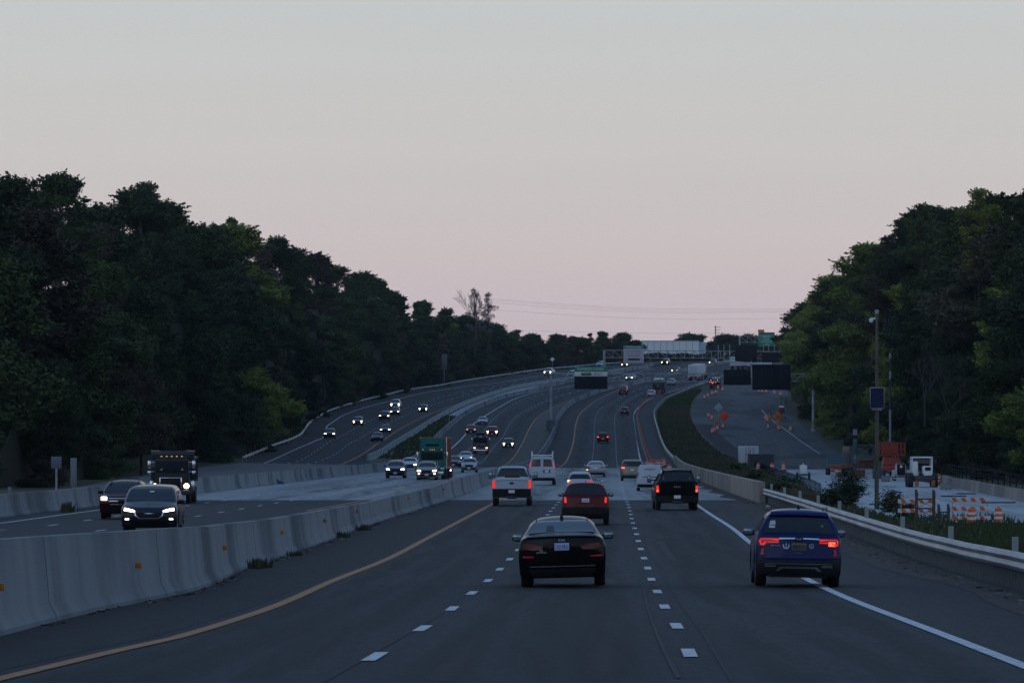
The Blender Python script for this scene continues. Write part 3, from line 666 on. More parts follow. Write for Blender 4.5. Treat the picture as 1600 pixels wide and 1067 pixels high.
c.panel('rear_shelf', -1, [(-.35, 1.15), (-.15, 1.15), (-.18, 1.28), (-.3, 1.28)], mat('headrest_grey', (.03, .035, .045), .6), off=.010, th=.004)

# --- blue crossover
r = place(1245, 917, L_edge, 'blue crossover with roof rails and white decals on its tailgate, right lane foreground', 'car', 'crossover', back=1.5, roll=R(1.3), yaw=.016); r.scale = (0.93, 0.93, 0.93)
c = Car('suv', r, BLU)
rear_kit(c, [(.42, .985), (.80, 1.01), (.85, .95), (.82, .86), (.74, .84), (.66, .90), (.42, .91)], mat('dark_red_lens', (.16, .008, .01), .25, emit=(1, .02, .02), es=.12), glass=GLASS)
for mx in (1, -1):
    c.panel('light_strip', -1, [(mx*.80, .99), (mx*.83, .95), (mx*.80, .87), (mx*.73, .87), (mx*.68, .93), (mx*.71, .935), (mx*.75, .895), (mx*.79, .895), (mx*.80, .95), (mx*.78, .97)], TAIL, off=.03, th=.03)
    c.panel('light_strip', -1, [(mx*.43, .925), (mx*.66, .925), (mx*.66, .937), (mx*.43, .937)], TAIL, off=.03, th=.03)
    c.panel('light_strip', -1, [(mx*.43, .96), (mx*.78, .975), (mx*.78, .99), (mx*.43, .975)], TAIL, off=.03, th=.03)
c.side_windows(); c.wheels(); c.mirrors()
c.panel('bumper', -1, [(-.88, .24), (.88, .24), (.89, .6), (.6, .56), (-.6, .56), (-.89, .6)], mat('grey_cladding', (.010, .010, .012), .6), off=.03, th=.07)
c.panel('trim_bar', -1, rect(-.42, .42, .965, .995), CHROME, off=.03)
c.panel('brake_light', -1, rect(.62, .76, .86, .95), TAILHOT, off=.03, th=.03)
for mx in (1, -1):
    c.panel('reflector', -1, [(mx*.72, .66), (mx*.80, .66), (mx*.78, .79), (mx*.72, .79), (mx*.74, .72)], mat('deep_red_lens', (.55, .012, .03), .3), off=.02)
    c.panel('exhaust_trim', -1, [(mx*.48, .41), (mx*.7, .41), (mx*.71, .46), (mx*.48, .455)], mat('satin_silver', (.28, .29, .32), .35, .7), off=.05)
SAT = MATS['satin_silver']
c.panel('bumper_trim', -1, rect(-.70, .70, .475, .49), SAT, off=.045)
c.panel('skid_plate', -1, [(-.48, .33), (-.42, .33), (-.34, .385), (.34, .385), (.42, .33), (.48, .33), (.38, .42), (-.38, .42)], SAT, off=.05)
c.panel('diffuser', -1, rect(-.6, .6, .2, .30), BLACKP, off=.02)
c.plate(-1, .84, None, mat('dull_yellow_plate', (.13, .115, .07), .5), off=.02)
text_obj('4EM2715', .115, mat('ink', (.01, .01, .01), .6), r, (0, c.yface(.84, -1)-.033, .84), name='plate_lettering', sx=.62)
one(lambda b: lathe(b, [(.0, .0), (.062, 0), (.06, .012), (0, .012)], 20, 'Z'), 'badge', BLACKP, r).matrix_local = Matrix.Translation((0, c.yface(.99, -1)-.035, 1.0)) @ Matrix.Rotation(R(90), 4, 'X') @ Matrix.Scale(1.5, 4, (1, 0, 0)) @ Matrix.Scale(.7, 4, (0, 1, 0))
text_obj('KIA', .06, BADGE, r, (0, c.yface(.99, -1)-.052, 1.0), name='badge_lettering', sx=1.2)
text_obj('SELTOS', .04, BADGE, r, (-.5, c.yface(.86, -1)-.03, .86), name='badge_lettering', sx=1.5)
DEC = mat('white_decal', (.5, .54, .6), .6)
def ring(b, r0, r1, a0, a1, n=20, th=.003):
    vs = []
    for i in range(n+1):
        a = R(a0+(a1-a0)*i/n); vs.append([b.verts.new((q*math.cos(a), y, q*math.sin(a))) for q, y in ((r0, 0), (r1, 0), (r1, th), (r0, th))])
    for A, B in zip(vs, vs[1:]):
        for i in range(4): b.faces.new((A[i], A[(i+1) % 4], B[(i+1) % 4], B[i]))
    b.faces.new(vs[0]); b.faces.new(vs[-1])
def crest(b): ring(b, .045, .072, 150, 390); box(b, (0, .0015, .012), (.016, .003, .10)); box(b, (0, .0015, -.04), (.05, .003, .03))
def lam(b): ring(b, .042, .052, 0, 360); box(b, (-.008, .0015, 0), (.011, .003, .062), rot=Matrix.Rotation(R(-25), 4, 'Y')); box(b, (.01, .0015, -.012), (.01, .003, .04), rot=Matrix.Rotation(R(30), 4, 'Y'))
o = one(crest, 'decal', DEC, r); o.location = (-.27, c.yface(.85, -1)-.03, .86)
o = one(lam, 'decal', DEC, r); o.location = (.26, c.yface(.85, -1)-.03, .855)
o = one(lambda b: [ring(b, .014, .02, 0, 300), box(b, (.09, .0015, 0), (.12, .003, .012))], 'decal', mat('faint_decal', (.12, .15, .3), .6), r); o.location = (-.08, c.yface(.71, -1)-.03, .715)
c.panel('window_sticker', -1, [(-.62, 1.27), (-.49, 1.27), (-.5, 1.36), (-.6, 1.35)], DEC, off=.012, th=.004); c.panel('window_sticker', -1, [(-.63, 1.21), (-.51, 1.2), (-.5, 1.25), (-.62, 1.26)], DEC, off=.012, th=.004)
c.panel('window_sticker', -1, [(.44, 1.24), (.5, 1.22), (.52, 1.27), (.47, 1.29)], mat('grey_sticker', (.1, .12, .13), .6), off=.012, th=.004)
for sg in (-1, 1): one(lambda b: [box(b, (sg*.60, -.3, 1.66), (.04, 1.9, .035), .012), box(b, (sg*.60, -1.2, 1.63), (.04, .12, .06), .01), box(b, (sg*.60, .6, 1.61), (.04, .12, .06), .01)], 'roof_rail', mat('dull_silver_rail', (.12, .14, .16), .4, .6), r)
one(lambda b: box(b, (0, -1.35, 1.655), (.09, .16, .10), .01, taper=(.35, .5)), 'antenna', BLACKP, r)
c.panel('roof_spoiler', -1, [(-.62, 1.47), (.62, 1.47), (.58, 1.55), (-.58, 1.55)], BLU, off=.09, th=.12)

# --- red large SUV
r = place(915, 820, L_lane2, 'dark red large SUV with vertical lit taillights, directly ahead of the black sedan', 'car', 'suv', back=1.6); r.scale = (0.885, 0.885, 0.885)
c = Car('bigsuv', r, MAR)
rear_kit(c, [(.78, .92), (.88, .92), (.89, 1.14), (.80, 1.14)], TAIL, plz=1.02, pltxt='UYA 47', bumper=[(-.97, .3), (.97, .3), (.98, .74), (-.98, .74)])
c.side_windows(); c.wheels(); c.mirrors(BLACKP)
text_obj('EXPLORER', .07, mat('dull_badge', (.2, .12, .12), .4, .5), r, (0, c.yface(.8, -1)-.03, .80), name='badge', sx=2.1)
for sg in (-1, 1): one(lambda b: box(b, (sg*.68, -.5, 1.80), (.05, 2.2, .05), .015), 'roof_rail', CHROME, r)
one(lambda b: box(b, (0, -1.6, 1.81), (.05, .16, .08), .02, taper=(.2, .5)), 'antenna', BLACKP, r)
c.panel('bumper_trim', -1, rect(-.7, .7, .50, .515), DARKM, off=.05)
# --- white SUV just ahead of it
r = place(906, 774, L_lane1, 'white SUV with an orange turn lamp glowing, half hidden ahead of the dark red SUV', 'car', 'suv', back=1.6); r.scale = (.86, .86, .86)
c = Car('suv', r, WHT); rear_kit(c, [(.58, .95), (.85, .95), (.83, 1.06), (.58, 1.04)], TAIL, plz=.8, bumper=rect(-.85, .85, .26, .5), hi=None); c.side_windows(); c.wheels(); c.mirrors(BLACKP)
c.panel('turn_lamp', -1, rect(-.84, -.68, .93, 1.04), AMBER, off=.03)
one(lambda b: box(b, (0, -.5, 1.645), (.9, 1.0, .01)), 'sunroof', GLASS, r)
# --- white pickup
r = place(800, 790, L_lane1, 'white crew cab pickup truck with black lower tailgate in the left lane', 'pickup truck', 'pickup_truck', back=1.9); r.scale = (0.96, 0.96, 0.96)
c = Car('pickup', r, WHT)
rear_kit(c, [(.84, .88), (.98, .88), (.98, 1.27), (.86, 1.27)], TAIL, bumper=rect(-.97, .97, .42, .86)); c.side_windows(); c.wheels(); c.mirrors(BLACKP, z=1.45, big=1)
c.plate(-1, .72, None, off=.06)
one(lambda b: [box(b, (0, -2.5, .42), (.5, .9, .14), .03), box(b, (0, -2.95, .5), (.09, .2, .09), .01)], 'tow_hitch', DARKM, r)
one(lambda b: lathe(b, [(0, 0), (.12, 0), (.11, .015), (0, .015)], 20), 'badge', NAVP, r).matrix_local = Matrix.Translation((0, -2.925, 1.14)) @ Matrix.Rotation(R(90), 4, 'X') @ Matrix.Scale(.45, 4, (0, 1, 0))
c.panel('tailgate_crease', -1, rect(-.82, .82, 1.245, 1.26), GRY, off=.01, th=.02)
one(lambda b: box(b, (0, -1.5, 1.44), (.75, .5, .14), .02), 'tool_box', BLACKP, r)
one(lambda b: box(b, (0, -.72, 1.985), (.5, .05, .06), .015), 'brake_lamp_housing', BLACKP, r)
# --- black pickup with cap
r = place(1055, 797, L_edge, 'black pickup truck with a tinted bed cap and two lit taillights in the right lane', 'pickup truck', 'pickup_truck', back=1.9, yaw=-.01); r.scale = (.97, .97, .97)
c = Car('cap', r, BLK)
rear_kit(c, [(.84, .84), (.97, .84), (.97, 1.14), (.86, 1.14)], TAIL, bumper=rect(-.97, .97, .38, .68)); c.side_windows(); c.wheels(); c.mirrors(BLACKP, z=1.36, big=1)
for mx in (1, -1): c.panel('taillight', -1, [(mx*.88, .86), (mx*.95, .86), (mx*.95, .96), (mx*.88, .96)], TAILHOT, off=.03, th=.02)
c.plate(-1, .62, None, off=.06)
text_obj('GMC', .09, BADGE, r, (0, -2.96, 1.09), name='badge', sx=1.6)
one(lambda b: [box(b, (0, -2.5, .38), (.5, .9, .14), .03), box(b, (0, -2.95, .42), (.08, .16, .08), .01)], 'tow_hitch', DARKM, r)
one(lambda b: [box(b, (.02+q, -2.3, 1.89), (.14, .1, .03), .01) for q in (-.12, .16)], 'cap_light', mat('pale_lens', (.3, .35, .4), .4), r)
c.panel('window_sticker', -1, rect(-.66, -.62, 1.42, 1.54), mat('grey_sticker', (.1, .12, .13), .6), off=.012, th=.004); c.panel('window_sticker', -1, rect(.56, .61, 1.42, 1.52), MATS['grey_sticker'], off=.012, th=.004)
# --- white cargo van with ladder rack
r = place(847, 758, L_lane1, 'white cargo van with a ladder rack and two rear door windows', 'van', 'cargo_van', back=1.9)
c = Car('van', r, WHT)
rear_kit(c, [(.87, 1.34), (.94, 1.34), (.88, 1.72), (.82, 1.72)], TAIL, bumper=rect(-.96, .96, .35, .56)); c.side_windows(); c.wheels(); c.mirrors(BLACKP, z=1.45)
for mx in (1, -1):
    o = c.panel('rear_door', -1, [(mx*.02, .6), (mx*.9, .6), (mx*.86, 1.30), (mx*.76, 1.99), (mx*.02, 1.99)], WHT, off=.015, th=.02)[0]
    c.panel('door_window', -1, [(mx*.1, 1.36), (mx*.78, 1.36), (mx*.71, 1.84), (mx*.66, 1.9), (mx*.1, 1.9)], GLASS, off=.028, th=.02, parent=o)
c.panel('plate_holder', -1, rect(.1, .62, .93, 1.14), BLACKP, off=.03); c.plate(-1, 1.03, None, x=.36, off=.05)
def rack(b):
    for sg in (-1, 1):
        box(b, (sg*.74, -.4, 2.26), (.06, 3.8, .06))
        for y in (-2.3, -.4, 1.4): box(b, (sg*.76, y, 2.22), (.06, .06, .36)); box(b, (sg*.78, y, 2.44), (.05, .05, .14))
    for y in (-2.3, -.4, 1.4): box(b, (0, y, 2.22), (1.5, .08, .07))
one(rack, 'ladder_rack', WHITE, r)
# --- grey sedan
r = place(931, 745, L_lane1, 'silver grey sedan on the pale bridge deck, between the cargo van and the champagne minivan', 'car', 'sedan', back=1.5)
c = Car('sedan', r, SIL); rear_kit(c, [(.42, .84), (.86, .84), (.85, .94), (.44, .9)], TAILOFF, plz=.8, bumper=rect(-.8, .8, .22, .4), glass=GLASSB); c.side_windows(); c.wheels(); c.mirrors()
c.panel('turn_lamp', -1, rect(-.88, -.74, .64, .70), AMBER, off=.02)
# --- silver minivan
r = place(988, 751, L_lane2, 'champagne minivan with left brake light glowing, left of the white service van', 'van', 'minivan', back=1.7)
c = Car('minivan', r, TANP); rear_kit(c, [(.66, 1.0), (.94, 1.0), (.93, 1.2), (.74, 1.16)], TAILOFF, plz=.9, bumper=rect(-.9, .9, .24, .42)); c.side_windows(); c.wheels(); c.mirrors()
c.panel('brake_light', -1, rect(-.92, -.66, 1.02, 1.14), TAILHOT, off=.03, th=.03)
# --- white service van
r = place(1015, 767, L_edge, 'small white service van with red lettering and a ladder on its roof', 'van', 'service_van', back=1.6); r.scale = (0.92, 0.92, 0.92)
c = Car('smallvan', r, WHT); rear_kit(c, [(.82, .95), (.89, .95), (.85, 1.3), (.78, 1.3)], TAILOFF, plz=.86, bumper=rect(-.86, .86, .26, .48)); c.side_windows(); c.wheels(); c.mirrors(BLACKP)
c.panel('door_handle_strip', -1, rect(-.5, .5, .96, 1.0), BLACKP, off=.02)
text_obj('XFINITY', .2, mat('red_lettering', (.45, .03, .04), .5), r, (.02, c.yface(1.5, -1)-.04, 1.52), sx=1.05)
one(lambda b: [box(b, (sg*.45, -.3, 1.98), (.05, 3.0, .06)) for sg in (-1, 1)]+[box(b, (0, y, 1.95), (1.2, .05, .06)) for y in (-1.5, -.9, -.3, .3, .9)]+[box(b, (s2*.55, y, 1.89), (.05, .05, .14)) for s2 in (-1, 1) for y in (-1.5, .9)], 'roof_ladder', STEEL, r)

# --- generic traffic
def rear_car(kind, pm, px, py, A, label, lit=TAIL, name=None, back=1.5, cat='car', group=None, glass=None):
    r = place(px, py, A, label, cat, name or dict(sedan='sedan', suv='crossover', bigsuv='suv', pickup='pickup_truck', minivan='minivan')[kind], back=back, group=group); c = Car(kind, r, pm)
    zt = {'sedan': (.82, .93), 'suv': (.9, 1.02), 'bigsuv': (.95, 1.12), 'pickup': (.9, 1.25), 'minivan': (1, 1.15)}[kind]; w = c.Wf(1)
    rear_kit(c, [(w-.3 if kind != 'pickup' else w-.12, zt[0]), (w-.06 if kind != 'pickup' else w, zt[0]), (w-.06 if kind != 'pickup' else w, zt[1]), (w-.26 if kind != 'pickup' else w-.12, zt[1])], lit, plz=.75, bumper=rect(-w+.08, w-.08, c.k['zb']+.03, .5), glass=glass)
    c.side_windows(); c.wheels(); c.mirrors(BLACKP); return c
rear_car('bigsuv', MAR, 942, 692, L_lane1, 'dark red SUV with glowing tail lights alone in the distance past the bridge', TAILHOT)
rear_car('suv', DGR, 976, 648, L_lane2, 'dark crossover with a pale roof climbing the hill in the middle lane')
rear_car('pickup', GRY, 973.5, 616, L_lane1, 'grey pickup truck climbing the hill near the far end of the barrier', cat='pickup truck')
rear_car('suv', WHT, 1017.5, 620, L_lane2, 'white crossover just left of the dark dump truck on the hill', TAILOFF)
rear_car('suv', WHT, 1048, 601.5, L_edge, 'white crossover right of the dark dump truck on the hill', TAILOFF)

def front_car(kind, pm, px, py, A, label, hm=HEAD, name=None, back=1.4, cat='car', on=True, plate=True, fog=False):
    r = place(px, py, A, label, cat, name or dict(sedan='sedan', suv='crossover', bigsuv='suv', pickup='pickup_truck', minivan='minivan')[kind], back=back, flip=True); c = Car(kind, r, pm)
    zh = {'sedan': (.62, .73), 'suv': (.74, .86), 'bigsuv': (.84, .98), 'pickup': (.92, 1.1), 'minivan': (.7, .82)}[kind]; w = c.Wf(zh[0]); b = {'sedan': .28, 'suv': .34, 'bigsuv': .38, 'pickup': .46, 'minivan': .3}[kind]
    front_kit(c, [(w-.40, zh[0]+.01), (w-.10, zh[0]), (w-.08, zh[1]), (w-.36, zh[1]-.01)], hm, grille=rect(-w+.46, w-.46, zh[0]-.14, zh[1]-.02), lower=rect(-w+.14, w-.14, b, b+.17), plz=b+.12 if plate else None,
              fog=rect(w-.3, w-.16, zh[0]-.24, zh[0]-.17) if fog else None)
    c.side_windows(); c.wheels(); c.mirrors(); return c
# minivan, nearest oncoming
r = place(231, 833, M_lane1, 'dark grey minivan with white headlights, nearest oncoming vehicle behind the barrier', 'van', 'minivan', back=1.7, flip=True, yaw=-.008); r.scale = (.93, .93, .91)
c = Car('minivan', r, DGR)
front_kit(c, [(.52, .77), (.90, .83), (.88, .93), (.62, .87), (.50, .83)], HEAD, grille=[(-.34, .55), (.34, .55), (.46, .65), (.48, .77), (-.48, .77), (-.46, .65)], lower=[(-.85, .2), (.85, .2), (.9, .44), (-.9, .44)])
c.panel('grille_trim', 1, [(-.36, .53), (.36, .53), (.5, .65), (.52, .78), (.48, .78), (.46, .66), (.34, .56), (-.34, .56), (-.46, .66), (-.48, .78), (-.52, .78), (-.5, .65)], CHROME, off=.035, th=.03)
c.panel('badge', 1, [(-.2, .725), (0, .71), (.2, .725), (0, .738)], CHROME, off=.04, th=.03)
for mx in (1, -1):
    c.panel('fog_light', 1, [(mx*.72, .50), (mx*.86, .50), (mx*.84, .55), (mx*.72, .54)], HEADW if mx < 0 else HEAD, off=.03)
    c.panel('bumper_trim', 1, rect(*(sorted((mx*.66, mx*.88))), .35, .37), CHROME, off=.04)
c.panel('windshield_painted_reflection', 1, [(-.1, 1.46), (.06, 1.46), (.06, 1.5), (-.1, 1.5)], mat('painted_glint', (.8, .7, .5), .5), off=.012, th=.005)  # pale patch painted on the glass in place of a reflection
c.side_windows(); c.wheels(); c.mirrors(BLACKP)
# maroon SUV
r = place(190, 811, M_lane2, 'maroon SUV with warm headlights half hidden behind the dark grey minivan', 'car', 'suv', back=1.6, flip=True, yaw=-.012); r.scale = (.9, .9, .87)
c = Car('bigsuv', r, paint('maroon', (.035, .004, .008)))
front_kit(c, [(.66, .86), (.92, .86), (.92, 1.02), (.66, 1.02)], HEADW, grille=rect(-.62, .62, .78, 1.0), lower=rect(-.85, .85, .3, .55), gm=DARKM)
for z in (.83, .95): c.panel('grille_bar', 1, rect(-.58, .58, z-.015, z+.015), CHROME, off=.04)
c.panel('bumper_trim', 1, rect(-.5, .5, .66, .69), CHROME, off=.04)
c.side_windows(); c.wheels(); c.mirrors()
one(lambda b: [box(b, (sg*.62, -.3, 1.82), (.05, 2.0, .05)) for sg in (-1, 1)]+[box(b, (0, y, 1.85), (1.3, .06, .04)) for y in (-1, .5)], 'roof_rack', DARKM, r)

front_car('suv', GRY, 618, 747, M_lane2, 'grey crossover with wide black grille, leftmost of the cluster on the pale bridge deck', cat='car')
front_car('suv', TANP, 667, 750, M_lane1, 'olive tan crossover in front of the green semi truck', fog=True)
front_car('sedan', WHT, 640, 734.5, M_lane2, 'white sedan just left of the green semi truck', plate=False)
front_car('sedan', REDP, 691, 746, M_lane1, 'red sedan with one dazzling headlight just right of the olive crossover', fog=False)
front_car('sedan', DGR, 709, 731, M_lane1, 'dark sedan behind the red sedan, beside the trailer of the green semi', HEADOFF)
front_car('sedan', WHT, 727.5, 723, M_lane1, 'white sedan with headlights on, behind the silver hatchback', fog=True)
front_car('suv', SIL, 733, 738, M_yel, 'silver crossover with headlights off near the end of the bridge deck', HEADOFF)
front_car('suv', BLK, 794, 700.5, M_lane1, 'black crossover with bright headlights beside the yellow line right of the blue semi', fog=True)
front_car('bigsuv', REDP, 769, 682, M_lane1, 'red SUV with bright headlights behind the dark blue semi tractor', fog=True)
front_car('suv', MAR, 736, 678, M_lane2, 'dark red crossover left of the red SUV behind the blue semi', mat('dim_headlamp', (.5, .4, .3), .3, emit=(1, .6, .4), es=1.2))
front_car('sedan', SIL, 754, 663.5, M_lane2, 'pale silver sedan farthest back by the white edge line of the middle roadway', HEADOFF)
for kd, pm, px, py, A, lb, hm in (
    ('suv', DGR, 515, 685.5, A_edge, 'dark crossover nearest the white edge line of the far left roadway', HEAD),
    ('suv', GRY, 559, 665, A_l1, 'grey crossover second from the left on the far left roadway', HEAD),
    ('bigsuv', DGR, 600.5, 657, A_l1, 'dark SUV with warm headlights left of the white pickup on the far left roadway', HEADW),
    ('sedan', NAVP, 602, 677, A_l2, 'navy sedan with headlights on right behind the blue sedan without lights', HEAD),
    ('sedan', NAVP, 589, 690, A_l2, 'blue sedan with its headlights off on the far left roadway', HEADOFF),
    ('pickup', WHT, 618, 639, A_l1, 'white pickup truck behind the dark SUVs on the far left roadway', HEAD),
    ('suv', DGR, 617, 649, A_l1, 'dark crossover directly ahead of the white pickup truck', HEAD),
    ('suv', BLK, 661, 644.5, A_l2, 'black crossover alone beside the yellow line of the far left roadway', HEAD),
    ('pickup', WHT, 857, 587, A_l1, 'white pickup truck below the diamond sign near the top of the far left roadway', HEAD),
    ('minivan', WHT, 893, 590, A_l2, 'white van just left of the EXPRESS LANES sign', HEADOFF),
    ('suv', WHT, 937, 573.5, A_edge, 'white crossover at the top of the hill above the EXPRESS LANES sign', HEADOFF),
    ('sedan', WHT, 984, 594, M_lane1, 'white sedan with headlights on coming over the hill right of the EXPRESS LANES sign', HEAD),
    ('suv', BLK, 976, 573.5, M_edge, 'black crossover with headlights on under the toll sign', HEAD),
    ('bigsuv', BLK, 1039, 570.5, M_lane2, 'black SUV with headlights on at the crest below the white building', HEAD),
    ('sedan', BLK, 1055, 582, M_yel, 'black sedan with headlights on between the toll sign and the white box trailer', HEAD),
    ('suv', BLK, 1113, 570.5, M_yel, 'dark crossover with headlights on at the crest right of the white box trailer', HEAD)):
    front_car(kd, pm, px, py, A, lb, hm, plate=False, fog=(pm in (GRY, BLK) or kd == 'pickup') and hm is HEAD, cat='pickup truck' if kd == 'pickup' else 'car')

# ------------------------------------------------------------------ trucks
def wheelset(root, ys, r=.5, w=2.5, dual=True):
    for y in ys:
        for sg in (-1, 1):
            wd = .5 if dual else .28
            t = one(lambda b: lathe(b, [(r*.55, -wd/2), (r*.96, -wd/2), (r, -wd/2+.04), (r, wd/2-.04), (r*.96, wd/2), (r*.55, wd/2)], 18, 'X'), 'wheel', RUB, root)
            t.location = (sg*(w/2-wd/2), y, r)
            one(lambda b: lathe(b, [(.08, sg*wd*.3), (r*.52, sg*wd*.42), (r*.56, sg*wd*.3)], 14, 'X'), 'rim', RIM, t)
def frustum(bm, x0, x1, y0, y1, z0, z1, dx=0, dyf=0, dyr=0, bev=.05):
    vs = box(bm, ((x0+x1)/2, (y0+y1)/2, (z0+z1)/2), (x1-x0, y1-y0, z1-z0))
    for v in vs:
        if v.co.z > (z0+z1)/2:
            v.co.x -= math.copysign(dx, v.co.x-(x0+x1)/2); v.co.y += -dyf if v.co.y > (y0+y1)/2 else dyr
    if bev: bmesh.ops.bevel(bm, geom=list({e for v in vs for e in v.link_edges}), offset=bev, segments=2, affect='EDGES')
# black dump truck, oncoming (faces +y local after flip)
r = place(262, 787, M_lane2, 'large black dump truck with warm headlights approaching behind the maroon SUV', 'truck', 'dump_truck', back=3.4, flip=True, yaw=-.03); r.scale = (.86, .86, .8)
BT = paint('truck_black', (.010, .011, .014), .35)
one(lambda b: frustum(b, -1.05, 1.05, 1.2, 3.4, 1.0, 2.95, .12, .35, .05, .12), 'cab', BT, r)
one(lambda b: frustum(b, -.85, .85, 3.3, 4.6, .85, 1.75, .1, .25, 0, .12), 'hood', BT, r)
for sg in (-1, 1): one(lambda b: frustum(b, sg*.95-.28, sg*.95+.28, 3.5, 4.6, .6, 1.35, .06, .2, .1, .1), 'fender', BT, r)
one(lambda b: box(b, (0, 3.30, 2.35), (1.85, .05, .85), .03, rot=Matrix.Rotation(R(-10), 4, 'X')), 'windshield', mat('pale_windshield', (.02, .028, .036), .12), r)
one(lambda b: [box(b, (0, 4.55, 1.25), (1.25, .12, .75), .06)], 'grille', BLACKP, r)
one(lambda b: [box(b, (sg*.62, 4.6, 1.3), (.07, .1, .7), .02) for sg in (-1, 1)]+[box(b, (0, 4.6, 1.62), (1.2, .1, .06), .02)], 'grille_trim', CHROME, r)
for sg in (-1, 1):
    one(lambda b: lathe(b, [(0, -.03), (.15, -.02), (.16, .02), (0, .05)], 14), 'headlight', HEADW, r).matrix_local = Matrix.Translation((sg*.92, 4.55, 1.12)) @ Matrix.Rotation(R(-90), 4, 'X')
    one(lambda b: [box(b, (sg*1.3, 3.2, 2.45), (.18, .12, .5), .04), box(b, (sg*1.3, 3.2, 1.95), (.2, .14, .22), .04), tube(b, (sg*1.0, 3.1, 2.6), (sg*1.3, 3.2, 2.6), .025), tube(b, (sg*1.0, 3.1, 2.0), (sg*1.3, 3.2, 2.0), .025)], 'side_mirror', CHROME, r)
one(lambda b: box(b, (0, 4.75, .72), (2.2, .3, .3), .06), 'bumper', DARKM, r)
for x in (-.6, -.3, 0, .3, .6): one(lambda b: box(b, (x, 2.9, 2.97), (.1, .12, .06), .02), 'marker_lamp', mat('amber_marker', (.4, .15, .04), .4, emit=(1, .45, .15), es=.6), r)
one(lambda b: [box(b, (0, -1.9, 2.1), (2.5, 5.6, 1.5), .04), box(b, (0, -1.9, 2.9), (2.6, 5.7, .12), .03), box(b, (0, .95, 3.05), (2.5, .2, .5), .04)]+[box(b, (sg*1.27, y, 2.1), (.08, .12, 1.4)) for sg in (-1, 1) for y in (-4.4, -3.4, -2.4, -1.4, -.4, .6)], 'dump_body', paint('dump_body_dark', (.03, .034, .04), .4), r)
one(lambda b: [box(b, (sg*1.05, .98, 3.32), (.5, .1, .07)) for sg in (-1, 1)], 'tarp_arm', CHROME, r)
one(lambda b: [box(b, (0, 0, .85), (1.0, 8.6, .3))], 'chassis', DARKM, r)
for sg in (-1, 1): one(lambda b: box(b, (sg*1.15, 2.1, 1.1), (.3, 1.2, .7), .1), 'fuel_tank', CHROME, r)
wheelset(r, (-3.6, -2.3), .52, 2.5); wheelset(r, (3.7,), .52, 2.3, False)
# semi tractors
def semi(px, py, A, label, pm, trailer=None, lit=HEADOFF, sky=1.0):
    r = place(px, py, A, label, 'semi truck', 'semi_truck', back=3.4, flip=True); r.scale = (.9, .9, .9)
    one(lambda b: frustum(b, -1.2, 1.2, .2, 3.3, 1.1, 2.85, .04, .35, 0, .1), 'cab', pm, r)
    one(lambda b: frustum(b, -1.2, 1.2, .0, 2.9, 2.8, 4.0*sky, .08, .75, 0, .12), 'roof_fairing', pm, r)
    one(lambda b: frustum(b, -.95, .95, 3.1, 4.5, .9, 1.8, .12, .3, 0, .12), 'hood', pm, r)
    for sg in (-1, 1): one(lambda b: frustum(b, sg*1.0-.25, sg*1.0+.25, 3.2, 4.4, .6, 1.4, .06, .25, .1, .1), 'fender', pm, r)
    one(lambda b: box(b, (0, 3.20, 2.3), (2.1, .05, .85), .03, rot=Matrix.Rotation(R(-11), 4, 'X')), 'windshield', mat('green_tint_windshield', (.008, .02, .022), .15), r)
    one(lambda b: box(b, (0, 2.62, 3.3), (1.3, .06, .28), .02, rot=Matrix.Rotation(R(-32), 4, 'X')), 'fairing_window', BLACKP, r)
    g = one(lambda b: box(b, (0, 4.45, 1.3), (1.1, .1, .7), .04), 'grille', BLACKP, r)
    one(lambda b: [box(b, (0, 4.53, 1.63), (1.2, .05, .07)), box(b, (0, 4.53, .97), (1.1, .05, .07))]+[box(b, (sg*.58, 4.53, 1.3), (.07, .05, .7)) for sg in (-1, 1)]+[box(b, (0, 4.53, 1.3), (.05, .05, .9), rot=Matrix.Rotation(R(-52), 4, 'Y'))], 'grille_trim', CHROME, g)
    for sg in (-1, 1):
        one(lambda b: box(b, (sg*1.0, 4.38, 1.05), (.36, .1, .2), .04), 'headlight', lit, r)
        one(lambda b: [box(b, (sg*1.45, 3.1, 2.3), (.16, .12, .75), .03), tube(b, (sg*1.15, 3.0, 2.6), (sg*1.45, 3.1, 2.6), .025), tube(b, (sg*1.15, 3.0, 2.0), (sg*1.45, 3.1, 2.0), .025)], 'side_mirror', CHROME, r)
        one(lambda b: tube(b, (sg*1.28, .3, 1.0), (sg*1.28, .3, 4.1*sky), .07), 'exhaust_stack', CHROME, r)
    for x in (-.9, -.2, 0, .2, .9): one(lambda b: box(b, (x, 3.0, 2.88), (.1, .1, .07), .02), 'marker_lamp', MATS['amber_marker'], r)
    one(lambda b: box(b, (0, 4.55, .62), (2.3, .25, .35), .08), 'bumper', CHROME, r)
    one(lambda b: box(b, (0, -.5, .85), (.9, 8.5, .3)), 'chassis', DARKM, r)
    wheelset(r, (-3.4, -2.1), .52, 2.45); wheelset(r, (3.5,), .52, 2.35, False)
    if trailer:
        t = one(lambda b: [box(b, (0, -7.2, 2.65), (2.6, 13.6, 2.9), .03)]+[box(b, (sg*1.31, -.6-q*.8, 2.65), (.06, .12, 2.7)) for sg in (-1, 1) for q in range(17)], 'trailer', trailer, r)
        wheelset(r, (-11.8, -13.1), .52, 2.5)
    return r
semi(675, 749, M_lane2, 'green semi truck with an orange brown container trailer on the bridge deck', paint('truck_green', (.006, .10, .085)), nmat('rust_orange_container', (.22, .07, .035), (.3, .10, .05), 2, .7))
semi(751, 709.5, M_lane2, 'dark blue semi tractor without a trailer past the bridge', paint('truck_blue', (.02, .025, .055)), None, mat('dim_warm_lamp', (.6, .4, .3), .4, emit=(1, .55, .35), es=2.5), .83)
